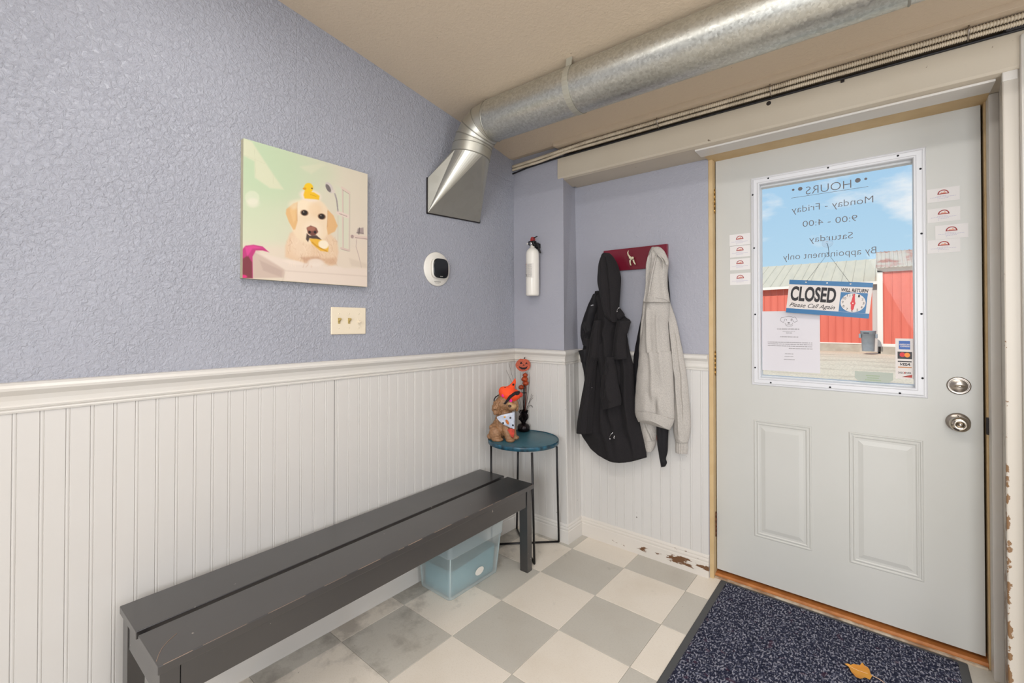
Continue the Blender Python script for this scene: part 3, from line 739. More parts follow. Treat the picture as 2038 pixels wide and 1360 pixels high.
m = MB(); hp = [(.797, .33), (.812, .33), (.826, .55), (.834, .60), (.826, .65), (.820, .76), (.812, .80), (.797, .80), (.788, .76), (.784, .65), (.773, .60), (.783, .55)]
m.prism([sfn(.0012)(*p) for p in hp], (0, .0006, 0)); ob('clock_hand', m, M_SIGNR, sg)
m = MB(); disc2(m, .8035, .60, .008, .016, sfn(.0014), 12); ob('hand_rivet', m, M_WHITEPL, sg)
for u in (.215, .475, .75):
    m = MB(); ring2(m, u, .055, 0, .010, 0, 2*PI, sfn(.0005), 16, 1.9); ob('grommet', m, M_WHITEPL, sg)
cup = P(1646, 483, 1, .225)
m = MB().lathe([(.020, 0), (.018, .003), (.010, .008), (.006, .010), (.006, .016), (0, .017)], (cup.x, .244, cup.z), (0, -1, 0), 20); ob('suction_cup', m, clearmat('clear_rubber', (.96, .96, .97), .8, .1), sg)
hk = P(1648, 505, 1, .215)
m = MB().tube([cup+Vector((0, -.012, -.004)), cup+Vector((.004, -.014, -.014)), Vector((hk.x+.003, .210, hk.z+.006)), Vector((hk.x, .208, hk.z)), Vector((hk.x-.004, .210, hk.z+.005))], .001, 6); ob('wire_hook', m, M_STEELD, sg)
for u in (.215, .75):
    e = Vector(sfn(.001)(u, .05)); st = Vector((hk.x, .2085, hk.z)); m = MB(); n = int((e-st).length/.0042)
    for k in range(n+1): m.ell(st.lerp(e, k/n), (.0013, .0013, .0013), 6, 4)
    tag(ob('bead_chain', m, M_STEELD, sg), kind='stuff')

# ------------------------------------------------------------------ duct
DY, DZ, DR = -.512, 2.232, .0985
def duct_axis(x): return Vector((x, DY, DZ+.012-.0085*(x+.14)))
du = thing('ventilation_duct', 'round galvanized steel ventilation duct under the ceiling, turning down into the left wall', 'duct', (-.14, DY, DZ))
x0 = -.135
def pipe(name, xa, xb, r, mat):
    n = 48; ring = lambda x, r: [duct_axis(x)+Vector((0, r*math.cos(2*PI*k/n), r*math.sin(2*PI*k/n))) for k in range(n)]
    m = MB(); m.loops([ring(xa, r), ring(xb, r)], cap=False); return ob(name, m, mat, du)
pipe('pipe_section', x0, 1.38, DR, M_GALV); pipe('pipe_section', 1.37, 3.3, DR*.985, M_GALV)
def bead_ring(c, nrm, r, w, name='seam_ring'):
    m = MB().lathe([(r-.001, -w), (r+.0012, -w*.6), (r+.0022, 0), (r+.0012, w*.6), (r-.001, w)], c, nrm, 48, cap=False); return ob(name, m, M_SEAM, du)
bead_ring(duct_axis(x0), (1, 0, 0), DR, .004); bead_ring(duct_axis(1.378), (1, 0, 0), DR, .004)
# gored elbow: centre line bends from -x to down
cc = Vector((-.258, -.538, 2.112)); cn = Vector((-.16, -.12, -.98)).normalized()
s0 = duct_axis(x0); cc = Vector((-.2555, -.536, 2.130)); path = [s0, Vector((-.184, -.517, 2.234)), Vector((-.223, -.524, 2.204)), Vector((-.245, -.530, 2.168)), cc]
nrm = [Vector((-1, 0, 0)), Vector((-.90, -.03, -.43)).normalized(), Vector((-.68, -.07, -.73)).normalized(), Vector((-.42, -.1, -.90)).normalized(), cn]
def ring(c, n_, r, k=48):
    x = Vector((0, 1, 0)); x = (x-n_*x.dot(n_)).normalized(); y = n_.cross(x)
    return [c+(x*math.cos(2*PI*j/k)+y*math.sin(2*PI*j/k))*r for j in range(k)]
for i in range(4):
    m = MB(); m.loops([ring(path[i], nrm[i], DR), ring(path[i+1], nrm[i+1], DR)], cap=False); ob('elbow_gore', m, M_SHEET, du)
for i in range(1, 4):
    bead_ring(path[i], nrm[i], DR, .0035)
c2 = cc+cn*.046
m = MB(); m.loops([ring(cc, cn, DR+.0015), ring(c2, cn, DR+.0015)], cap=False); ob('collar', m, M_SHEET, du)
bead_ring(cc, cn, DR+.001, .003); bead_ring(c2, cn, DR+.001, .003)
# square-to-round boot
RC = [Vector((XL+.006, -.323, 1.812)), Vector((XL+.006, -.703, 1.796)), Vector((XL+.006, -.703, 1.968)), Vector((XL+.006, -.323, 1.985))]
rg = ring(c2, cn, DR, 48)
# quadrant centres: (+x,+y) (+x,-y) (-x,-y) (-x,+y)
def ang(p): d = p-c2; return math.atan2(d.y, d.x)
m = MB(); vs = [tuple(p) for p in rg]+[tuple(p) for p in RC]; fs = []
def corner_of(j):
    a = math.degrees(ang(rg[j]))
    return 0 if 0 <= a < 90 else 1 if -90 <= a < 0 else 2 if a < -90 else 3
cs = [corner_of(j) for j in range(48)]
for j in range(48):
    k = (j+1) % 48
    fs.append((j, k, 48+cs[j]))
    if cs[j] != cs[k]: fs.append((k, 48+cs[k], 48+cs[j]))
m.add(vs, fs); bo = ob('duct_boot', m, M_SHEET, du)
m = MB()
for a_, c_ in zip(RC, RC[1:]+RC[:1]):
    m.obox((a_+c_)/2+Vector((-.003, 0, 0)), (c_-a_), (1, 0, 0), (c_-a_).cross(Vector((1, 0, 0))), (c_-a_).length/2+.004, .004, .004)
ob('wall_flange', m, M_STEELD, du)
m = MB().ell(P(994, 281, 1, -.45), (.004, .004, .004), 8, 6); ob('rivet', m, M_CHROME, du)
# hanger strap
xs = .335; m = MB(); lp = []
for k in range(0, 27):
    t = math.radians(132+k*10)
    c = duct_axis(xs); 
    lp.append([c+Vector((dx, math.cos(t)*(DR+.001+dr), math.sin(t)*(DR+.001+dr))) for dx, dr in ((-.014, 0), (.014, 0), (.014, .0012), (-.014, .0012))])
zc = 2.36
lp = [[p+Vector((.004, -.001, .030)) for p in lp[0]]]+lp+[[p+Vector((.004, .001, .030)) for p in lp[-1]]]
m.loops(lp, smooth=False); ob('hanger_strap', m, simple('strap_steel', 'B9B6A8', .4, .6), du)

# ------------------------------------------------------------------ cables along the ceiling
def flex(name, label, pts, r, pitch=.0075):
    path = []
    for a_, c_ in zip(pts[:-1], pts[1:]):
        a_, c_ = Vector(a_), Vector(c_); n = max(2, int((c_-a_).length/(pitch/4)))
        path += [a_.lerp(c_, k/n) for k in range(n)]
    path.append(Vector(pts[-1])); m = MB(); rs = [r*(1+.14*(1 if i % 4 in (1, 2) else -1)) for i in range(len(path))]
    m.tube(path, rs, 8); return tag(ob(name, m, M_FLEX), label, 'cable')
c1 = flex('armored_cable', 'upper beige ribbed armored cable along the ceiling above the door beam', [(XL+.002, -.020, 2.205), (-.25, -.036, 2.203), (-.09, -.040, 2.209), (.1, -.042, 2.2165), (.5, -.044, 2.2175), (.8, -.040, 2.218), (1.1, -.045, 2.2165), (1.5, -.041, 2.2165), (2.6, -.043, 2.215)], .0085)
c2_ = flex('armored_cable', 'lower beige ribbed armored cable resting on the edge of the door beam', [(XL+.002, -.022, 2.186), (-.2, -.028, 2.188), (-.02, -.033, 2.1995), (.6, -.0305, 2.2015), (1.3, -.0325, 2.1995), (2.6, -.0315, 2.199)], .0075, .006)
m = MB().tube([(XL+.002, -.022, 2.162), (-.3, -.019, 2.176), (-.08, -.0185, 2.1845), (.6, -.0185, 2.1865), (1.3, -.0185, 2.1845), (2.6, -.0185, 2.184)], .0045, 8)
tag(ob('black_cable', m, M_BLACKRUB), 'thin black cable running just above the face of the door beam', 'cable')
for i, q in enumerate(((1533, 188), (1308, 243), (1928, 75))):
    p = P(*q, 1, -.05); m = MB()
    m.tube([(p.x, -.056, 2.229), (p.x, -.0555, 2.214), (p.x, -.047, 2.204), (p.x, -.038, 2.194), (p.x, -.030, 2.189), (p.x, -.020, 2.1925)], .0022, 6)
    tag(ob('cable_staple', m, M_NICKEL), ['metal staple over the cables above the middle of the door', 'metal staple over the cables left of the door', 'metal staple over the cables near the top right corner'][i], 'staple')
p = P(1530, 206, 1, -.0125); tag(ob('bolt_hole', MB().lathe([(0, 0), (.0075, 0), (.009, .002), (.006, .003), (0, .0025)], p, (0, -1, 0), 14), M_GAP), 'round black plug in the beam above the door', 'plug')
p = P(1677, 161, 1, -.012); tag(ob('beam_screw', MB().box(p.x-.006, p.x+.006, -.020, -.013, p.z-.008, p.z+.006), M_STEELD, None, .002), 'small dark bolt head in the beam below the cables', 'bolt')

# ------------------------------------------------------------------ canvas print
PC = [P(486, 278, 0, XL+.022), P(732, 345, 0, XL+.022), P(730, 570, 0, XL+.022), P(481, 555, 0, XL+.022)]
ya, yb_ = (PC[0].y+PC[3].y)/2, (PC[1].y+PC[2].y)/2
za, zb = (PC[2].z+PC[3].z)/2, (PC[0].z+PC[1].z)/2
def homography(src, dst):
    A = []; B = []
    for (x, y), (u, v) in zip(src, dst):
        A += [[x, y, 1, 0, 0, 0, -u*x, -u*y], [0, 0, 0, x, y, 1, -v*x, -v*y]]; B += [u, v]
    return np.append(np.linalg.solve(np.array(A, float), np.array(B, float)), 1).reshape(3, 3)
CH = [(78, 32), (1148, 325), (1140, 1313), (50, 1250)]
HI = homography([(0, 0), (1, 0), (1, 1), (0, 1)], CH)
NU = 260
gu, gv = np.meshgrid(np.linspace(0, 1, NU), np.linspace(0, 1, NU))
den = HI[2, 0]*gu+HI[2, 1]*gv+1
cx_ = (HI[0, 0]*gu+HI[0, 1]*gv+HI[0, 2])/den; cy_ = (HI[1, 0]*gu+HI[1, 1]*gv+HI[1, 2])/den
img = np.zeros((NU, NU, 3))
def c3(h): return np.array([int(h[i:i+2], 16)/255 for i in (0, 2, 4)])
def sm(x): x = np.clip(x, 0, 1); return x*x*(3-2*x)
def put(mask, col, a=1.0):
    global img
    k = (mask*a)[..., None]; img = img*(1-k)+c3(col)*k
def ell(cx, cy, rx, ry, rot=0, soft=.15):
    c, s = math.cos(math.radians(rot)), math.sin(math.radians(rot)); X = (cx_-cx)*c+(cy_-cy)*s; Y = -(cx_-cx)*s+(cy_-cy)*c
    return sm((1+soft-np.sqrt((X/rx)**2+(Y/ry)**2))/(2*soft))
def seg_d(ax, ay, bx, by):
    dx, dy = bx-ax, by-ay; t = np.clip(((cx_-ax)*dx+(cy_-ay)*dy)/(dx*dx+dy*dy+1e-9), 0, 1); return np.hypot(cx_-ax-t*dx, cy_-ay-t*dy)
def poly(pts, soft=6):
    ins = np.zeros(cx_.shape, bool); d = np.full(cx_.shape, 1e9); n = len(pts)
    for i in range(n):
        (ax, ay), (bx, by) = pts[i], pts[(i+1) % n]; d = np.minimum(d, seg_d(ax, ay, bx, by))
        c = ((ay > cy_) != (by > cy_)) & (cx_ < (bx-ax)*(cy_-ay)/((by-ay) or 1e-9)+ax); ins ^= c
    return sm(.5+np.where(ins, d, -d)/(2*soft))
def stroke(pts, w, soft=3):
    d = np.full(cx_.shape, 1e9)
    for (ax, ay), (bx, by) in zip(pts[:-1], pts[1:]): d = np.minimum(d, seg_d(ax, ay, bx, by))
    return sm(.5+(w/2-d)/soft)
g_ = sm((cx_-100)/1000)[..., None]; v_ = sm((cy_-200)/900)[..., None]
img = (c3('B3C3A2')*(1-g_)+c3('CDC3B0')*g_)*(1-v_)+(c3('C6C8AE')*(1-g_)+c3('D0C2B2')*g_)*v_
put(ell(330, 300, 330, 260, 20, .5), 'AFC2A0', .55); put(ell(700, 330, 160, 120, 0, .6), 'B9C3A6', .5)
put(poly([(75, 30), (150, 60), (240, 200), (330, 340), (420, 470), (300, 460), (170, 370), (170, 230), (75, 180)], 12), 'CFCBB0', .75)
put(poly([(560, 270), (740, 240), (780, 250), (660, 330), (600, 300)], 14), 'CBC8AE', .6)
put(stroke([(170, 120), (180, 370)], 3, 4), 'B5B598', .5); put(stroke([(80, 175), (260, 250)], 3, 4), 'B5B598', .4); put(stroke([(330, 320), (330, 420)], 3, 4), 'B5B598', .4)
put(ell(145, 545, 62, 60, 0, .12), 'D6D5C0', .5); put(ell(145, 545, 52, 50, 0, .12), 'C6CBB2', .5); put(ell(150, 590, 55, 40, 0, .4), 'DAD3C2', .6)
put(sm((cy_-890)/120), 'D2C2B0', .85)
# shower rail and tap
put(poly([(870, 430), (990, 480), (985, 1000), (890, 990)], 25), 'BFC9B0', .45)
for p_, w_ in (([(930, 450), (930, 980)], 12), ([(988, 490), (982, 1000)], 5)): put(stroke(p_, w_), 'C9B4A8'); put(stroke([(p_[0][0]+6, p_[0][1]), (p_[1][0]+6, p_[1][1])], 3), 'A08E86', .7)
put(stroke([(925, 445), (990, 490)], 20), 'CDB9AC'); put(stroke([(930, 465), (985, 500)], 4), '8E7C74', .8); put(stroke([(915, 975), (985, 995)], 18), 'C6B0A4'); put(stroke([(915, 985), (985, 1002)], 4), '8E7C74', .7)
put(stroke([(890, 665), (970, 695)], 34), 'D2C0B4'); put(stroke([(900, 672), (965, 695)], 6), '9A857E', .9)
put(stroke([(862, 500), (880, 560), (888, 650)], 13), 'A69C98'); put(stroke([(870, 510), (888, 640)], 4), '6A6260', .8); put(stroke([(888, 690), (886, 920)], 4), 'B49E94', .7)
put(ell(815, 448, 28, 52, -28, .1), 'BEB4AE'); put(ell(806, 452, 17, 38, -28, .12), '6E6664'); put(ell(848, 480, 14, 14, 0, .2), 'C9BDB4')
put(stroke([(1005, 870), (1140, 885)], 30), 'CDB8AC'); put(ell(1012, 872, 13, 16, 0, .15), '9E8A84'); put(stroke([(1040, 880), (1140, 892)], 6), '8A7872', .8)
put(poly([(1060, 800), (1110, 790), (1112, 850), (1050, 845)], 4), '9C8C88'); put(stroke([(1075, 795), (1070, 850)], 8), '4E4644', .8); put(stroke([(1050, 835), (1110, 842)], 5), '5E5450', .7)
put(stroke([(1050, 895), (1045, 960), (1070, 1050), (1090, 1140)], 6), 'B09C94', .9); put(poly([(980, 1060), (1140, 1110), (1140, 1150), (1000, 1130)], 12), 'C4B3A2', .6)
# tub
put(poly([(140, 1020), (180, 1005), (420, 1170), (410, 1240), (140, 1250)], 8), 'BDA79A', .9); put(poly([(200, 1090), (400, 1180), (390, 1240), (230, 1180)], 10), 'AD978C', .6)
put(poly([(150, 1010), (420, 1080), (900, 1150), (1140, 1150), (1140, 1315), (420, 1265), (420, 1170)], 14), 'D6C6B8', .95)
put(stroke([(420, 1180), (1140, 1220)], 10, 12), 'C6B4A6', .7); put(stroke([(420, 1190), (400, 1265)], 6, 8), 'BCA89C', .6)
# magenta towel
put(poly([(50, 1000), (80, 965), (150, 955), (230, 970), (285, 1020), (230, 1005), (170, 1005), (140, 1060), (140, 1250), (48, 1250)], 5), 'B23270')
put(poly([(52, 1080), (100, 1050), (135, 1110), (135, 1250), (48, 1250)], 8), '6E3034', .9); put(poly([(75, 975), (150, 962), (240, 985), (140, 990), (95, 1060)], 6), 'CE4288', .8); put(ell(60, 1235, 30, 14, 0, .3), 'D0286E')
# dog
put(poly([(425, 1060), (428, 960), (470, 850), (520, 820), (600, 780), (800, 830), (880, 920), (890, 1010), (870, 1110), (830, 1135), (770, 1110), (720, 1080), (600, 1112), (500, 1090)], 14), 'D3B597')
put(ell(560, 950, 100, 110, 0, .4), 'DCC4AA', .7); put(ell(800, 960, 70, 110, 0, .4), 'D6BC9E', .6)
rng = np.random.RandomState(4)
for i in range(110):
    x_ = rng.uniform(440, 870); y_ = rng.uniform(880, 1110); l_ = rng.uniform(25, 60)
    put(stroke([(x_, y_), (x_+rng.uniform(-12, 20), y_+l_*.5), (x_+rng.uniform(-20, 30), y_+l_)], rng.uniform(3, 7), 6), ['E0C9B0', 'B48E74', 'C9A486', 'E6D3BC'][i % 4], .35*float(poly([(450, 880), (860, 900), (870, 1100), (450, 1080)]).max()))
put(poly([(560, 1060), (720, 1050), (760, 1100), (600, 1112)], 14), 'A87C62', .5); put(poly([(720, 1070), (870, 1060), (870, 1120), (800, 1120)], 16), 'B88E70', .5)
put(ell(500, 1105, 90, 18, 8, .4), 'DCCCBE', .8); put(ell(690, 1105, 70, 34, 0, .3), 'DACBBD', .9); put(ell(850, 1150, 70, 18, 0, .4), 'D8C8BA', .8)
put(ell(650, 740, 175, 205, 0, .08), 'DDC7AA'); put(ell(600, 620, 110, 70, 0, .4), 'E6D4B8', .7); put(ell(690, 640, 60, 60, 0, .5), 'D8B690', .5)
put(poly([(540, 575), (500, 590), (440, 640), (435, 680), (460, 750), (500, 820), (515, 815), (535, 750), (530, 660)], 6), 'D2A873'); put(poly([(520, 600), (470, 650), (500, 760), (520, 730)], 10), 'DDB985', .6)
put(poly([(800, 640), (850, 690), (885, 780), (860, 830), (800, 860), (790, 800), (800, 720)], 6), 'D0A674'); put(stroke([(800, 650), (795, 790)], 6, 8), 'B8875A', .6); put(stroke([(535, 590), (532, 740)], 6, 8), 'B8875A', .6)
put(ell(665, 830, 85, 85, 0, .3), 'E0CDB4', .8)
for ex, ey in ((597, 670), (747, 700)):
    put(ell(ex, ey, 34, 26, 10, .2), '6A4630', .9); put(ell(ex, ey, 25, 22, 0, .15), '1E1410'); put(ell(ex-7, ey-8, 5, 5, 0, .3), 'A89888')
put(poly([(615, 800), (650, 780), (700, 800), (715, 835), (690, 865), (660, 870), (625, 850)], 5), '6E4238'); put(ell(655, 808, 38, 20, 0, .3), '9A6452'); put(ell(640, 838, 10, 12, 0, .2), '1C1210'); put(ell(688, 838, 11, 12, 0, .2), '1C1210')
put(poly([(615, 850), (640, 870), (700, 865), (745, 905), (700, 905), (640, 890), (625, 925), (608, 900)], 5), '40302A', .95)
put(poly([(635, 895), (700, 895), (770, 910), (805, 960), (800, 1010), (730, 1000), (660, 940)], 5), 'D8A63A'); put(ell(760, 945, 45, 38, 20, .2), 'E4D8C4', .95); put(stroke([(660, 925), (700, 960), (790, 1005)], 10), 'B8821E', .8)
put(ell(650, 520, 90, 50, 10, .3), 'E0CFC0', .95); put(ell(510, 600, 50, 40, 0, .5), 'DCCDB4', .5)
put(ell(635, 452, 40, 42, 0, .1), 'E0B51C'); put(poly([(600, 480), (680, 490), (730, 520), (725, 555), (690, 550), (600, 545), (590, 515)], 6), 'E0B020'); put(ell(600, 460, 16, 10, 0, .2), 'C98E1C'); put(ell(665, 457, 6, 6, 0, .3), '2A1E12')
put(stroke([(650, 510), (700, 525)], 5, 6), 'B98A12', .7)
cvs = thing('canvas_print', 'square canvas photo print of a golden dog with a yellow rubber duck in a bathtub', 'picture', (XL, (ya+yb_)/2, za))
verts = [(XL+.0226, ya+(yb_-ya)*u, zb-(zb-za)*v) for v in np.linspace(0, 1, NU) for u in np.linspace(0, 1, NU)]
faces = [(j*NU+i, (j+1)*NU+i, (j+1)*NU+i+1, j*NU+i+1) for j in range(NU-1) for i in range(NU-1)]
me = bpy.data.meshes.new('printed_face'); me.from_pydata(verts, [], faces)
ca = me.color_attributes.new('print', 'FLOAT_COLOR', 'POINT')
li = np.where(img <= .04045, img/12.92, ((img+.055)/1.055)**2.4); li = np.concatenate([li, np.ones((NU, NU, 1))], 2).astype(np.float32)
ca.data.foreach_set('color', li.reshape(-1))
a = MT('canvas_print_ink', 'C8C0B0', .55); at = a.n('ShaderNodeVertexColor'); at.layer_name = 'print'; a.l(at.outputs[0], a.b.inputs['Base Color']); a.bump(a.noise(700, 1), .06, .0005)
link('printed_face', me, a.m, cvs)
ob('canvas_edge', MB().box(XL+.001, XL+.0222, ya, yb_, za, zb), simple('canvas_side', 'B9B79A', .8, var=(4, '8E3A56', .2)), cvs)

# ------------------------------------------------------------------ switch plate
q0, q1 = P(659, 611, 0, XL+.006), P(728, 665, 0, XL+.006)
sw = thing('light_switch_plate', 'almond three gang light switch plate on the blue wall under the canvas print', 'switch', (XL, (q0.y+q1.y)/2, q1.z))
ob('face_plate', MB().box(XL+.0002, XL+.0065, q0.y, q1.y, q1.z, q0.z), M_ALMOND, sw, .0035)
cyy, czz = (q0.y+q1.y)/2, (q0.z+q1.z)/2
for i, mt in ((-1, M_ALMOND2), (0, M_ALMOND2), (1, M_ALMOND)):
    y_ = cyy+i*.046
    tg = ob('toggle_slot', MB().box(XL+.0062, XL+.0072, y_-.0052, y_+.0052, czz-.012, czz+.012), mt, sw)
    ob('toggle', MB().obox((XL+.012, y_, czz+.004 if i < 1 else czz-.004), (1, 0, .7 if i < 1 else -.5), (0, 1, 0), (-.7 if i < 1 else .5, 0, 1), .0085, .0042, .0042), mt, tg, .0012)
    for dz in (-.030, .030): ob('plate_screw', MB().lathe([(.0032, 0), (.0028, .001), (0, .0013)], (XL+.0064, y_, czz+dz), (1, 0, 0), 10), M_ALMOND, sw)

# ------------------------------------------------------------------ thermostat
c = P(870, 536, 0, XL+.005)
th = thing('thermostat', 'black rounded square smart thermostat on a round white wall plate', 'thermostat', tuple(c))
ob('wall_plate', MB().lathe([(0, 0), (.086, 0), (.0865, .004), (.083, .008), (.0, .0095)], (XL+.0005, c.y, c.z), (1, 0, 0), 56), M_WHITEPL, th)
def squircle(x, cy, cz, ry, rz, n=40, p=3.6):
    o = []
    for k in range(n):
        t = 2*PI*k/n; ct, st = math.cos(t), math.sin(t); o.append(Vector((x, cy+ry*abs(ct)**(2/p)*(1 if ct > 0 else -1), cz+rz*abs(st)**(2/p)*(1 if st > 0 else -1))))
    return o
cy, cz = c.y+.004, c.z+.002
m = MB(); m.loops([squircle(XL+.009, cy, cz, .050, .050), squircle(XL+.028, cy, cz, .0505, .0505)]); ob('white_body', m, M_WHITEPL, th)
m = MB(); m.loops([squircle(XL+.0275, cy, cz, .049, .049), squircle(XL+.031, cy, cz, .0495, .0495), squircle(XL+.0335, cy, cz, .046, .046)]); ob('screen', m, M_BLKGLASS, th)
fnx = lambda y, z: (XL+.0338, y, z)
ob('screen_print', fit_text(MB(), 'ecobee', cy-.009, cy+.009, cz-.042, cz-.038, fnx, .01), M_WHITEPL, th)
f2 = lambda y, z: (XL+.0098, y, z)
m = MB()
for k in range(7): rect2(m, c.y-.022+k*.0062, c.y-.018+k*.0062, c.z-.066, c.z-.063, f2)
for k in range(5): rect2(m, c.y-.018+k*.0062, c.y-.015+k*.0062, c.z-.072, c.z-.070, f2)
tag(ob('plate_print', m, M_PRINT, th), kind='stuff')

# ------------------------------------------------------------------ fire extinguisher
c = P(1059, 589, 1, -.062); top = P(1060, 492, 1, -.062); r = .0385; ze = c.z; H = top.z-c.z
fe = thing('fire_extinguisher', 'white household fire extinguisher with red and black valve on the corner pilaster', 'extinguisher', (c.x, -.055, ze))
ex, ey = c.x, -.058
ob('cylinder', MB().lathe([(0, 0), (r-.006, 0), (r-.002, .003), (r, .010), (r, H-.040), (r-.0015, H-.029), (r-.006, H-.019), (r-.013, H-.011), (r-.020, H-.006), (.0135, H-.003), (.0135, H+.014), (0, H+.014)], (ex, ey, ze), (0, 0, 1), 40), M_EXT, fe)
vz = ze+H+.012
ob('wall_bracket', MB().box(ex-.018, ex+.018, ey+.03, -.019, ze+.10, ze+H+.03).box(ex+.006, ex+.026, ey+.004, ey+.045, vz-.014, vz+.012), M_BLKMETAL, fe, .003)
ob('valve_body', MB().box(ex-.022, ex+.020, ey-.014, ey+.014, vz, vz+.024).box(ex-.014, ex+.026, ey-.011, ey+.013, vz-.008, vz+.008), M_BLKMETAL, fe, .004)
ob('red_valve_cap', MB().loops([[Vector((ex+a_, ey+b_, vz+h_)) for a_, b_ in ((-w1_, -.012), (w2_, -.012), (w2_, .012), (-w1_, .012))] for h_, w1_, w2_ in ((.020, .010, .012), (.034, .008, .011), (.046, .003, .012))], smooth=False), M_REDPL, fe, .003)
ob('pressure_gauge', MB().lathe([(.0085, 0), (.0085, .004), (.0065, .005), (0, .005)], (ex-.001, ey-.014, vz+.008), (0, -1, 0), 20), M_CHROME, fe)
ob('nozzle', MB().lathe([(.0045, 0), (.0045, .018), (.0035, .020), (0, .020)], (ex-.021, ey, vz+.012), (-1, 0, 0), 14), M_EXT, fe)
ob('discharge_lever', MB().tube([(ex+.006, ey, vz+.040), (ex+.020, ey, vz+.044), (ex+.034, ey, vz+.047)], .003, 8), M_BLKMETAL, fe)
ob('squeeze_handle', MB().loops([[Vector((x_, ey+b_*.7, z_)) + Vector((a_, 0, 0)) for a_, b_ in ((-.0035, -.007), (.0035, -.007), (.0035, .007), (-.0035, .007))] for x_, z_ in ((ex+.014, vz+.018), (ex+.030, vz+.010), (ex+.042, vz-.014), (ex+.056, vz-.052))], smooth=False), M_STEELD, fe, .001)
def cylf(d=0.0005):
    def f(a_, h_):
        t = -PI/2+a_/r; return (ex+(r+d)*math.cos(t), ey+(r+d)*math.sin(t), ze+h_)
    return f
cf = cylf(); shift = -.022
m = MB(); m.loops([[Vector(cf(shift-.022+.0022*k*1.6, h_)) for k in range(22)] for h_ in (.100, .185)], close=False, cap=False); ob('label_field', m, simple('label_white', 'D2CCC4', .4), fe)
cf = cylf(.0009); m = MB(); fit_text(m, 'INSTRUCTIONS', shift-.019, shift+.006, .178, .184, cf, .02); ob('red_heading', m, M_REDP, fe)
m = MB(); random.seed(5)
for k in range(14):
    hz = .178-k*.0053; u = shift+.014
    while u < shift+.042: w_ = random.uniform(.002, .005); rect2(m, u, min(u+w_, shift+.043), hz, hz+.0018, cf); u += w_+.0012
for k in range(9):
    hz = .172-k*.0062; u = shift-.008
    while u < shift+.006: w_ = random.uniform(.002, .004); rect2(m, u, min(u+w_, shift+.007), hz, hz+.0016, cf); u += w_+.0012
tag(ob('label_print', m, M_PRINTG, fe), kind='stuff')
for k, hz in enumerate((.160, .146, .132)):
    m = MB(); disc2(m, shift-.014, hz+.006, .0018, .0022, cf, 8); m.add([cf(shift-.017, hz-.003), cf(shift-.011, hz-.003), cf(shift-.014, hz+.005)], [(0, 1, 2)]); tag(ob('red_pictogram', m, M_REDP, fe), kind='stuff')
for u in (shift-.017, shift-.002):
    m = MB(); rect2(m, u, u+.0125, .110, .122, cf); q_ = ob('black_pictogram', m, M_INK, fe); m = MB(); disc2(m, u+.006, .116, .0028, .004, cylf(.0012), 10); ob('pictogram_mark', m, M_WHITEPL, q_)

# ------------------------------------------------------------------ coat rack
hp_ = [P(1201, 499, 1, .172), P(1328, 486, 1, .172), P(1330, 530, 1, .172)]
rk = thing('coat_rack', 'dark red wooden coat rack board with an ivory dog rear hook', 'rack', (hp_[0].x, .185, hp_[2].z))
zt_, zb2 = (hp_[0].z+hp_[1].z)/2, hp_[2].z-.003
ob('backboard', MB().box(hp_[0].x, hp_[1].x, .172, YW-.0005, zb2, zt_), M_MAROON, rk, .002)
def hook(cx, cz, name='dog_tail_hook'):
    s = .1/165*.34/.34
    K = 1/5.665/900*2.42   # crop pixel -> metre on the board
    def q(px, py, dy): return Vector((cx+(px-660)*K*1.24, .172+dy, cz-(py-205)*K*1.03))
    m = MB()
    m.ell(q(662, 198, -.012), (.0085, .010, .0095), 12, 8); m.ell(q(650, 190, -.012), (.007, .009, .007)); m.ell(q(675, 195, -.014), (.0075, .009, .008))
    for pa, pb in (((650, 215), (652, 268)), ((680, 215), (695, 262))):
        m.tube([q(*pa, -.012), q((pa[0]+pb[0])/2-2, (pa[1]+pb[1])/2, -.012), q(*pb, -.010)], [.0052, .0042, .0038], 10); m.ell(q(pb[0]+4, pb[1]+4, -.012), (.0048, .0055, .0028), 10, 6)
    m.tube([q(650, 182, -.014), q(641, 160, -.026), q(640, 135, -.030), q(644, 112, -.026)], [.0050, .0040, .0034, .0022], 10)
    o = link(name, blob(m, .0011, 4), M_IVORY, rk); return o
hc = P(1257, 516, 1, .165); hook(hc.x, hc.z)
hl = P(1214, 524, 1, .165); hook(hl.x, hl.z); hr = P(1306, 512, 1, .165); hook(hr.x, hr.z)

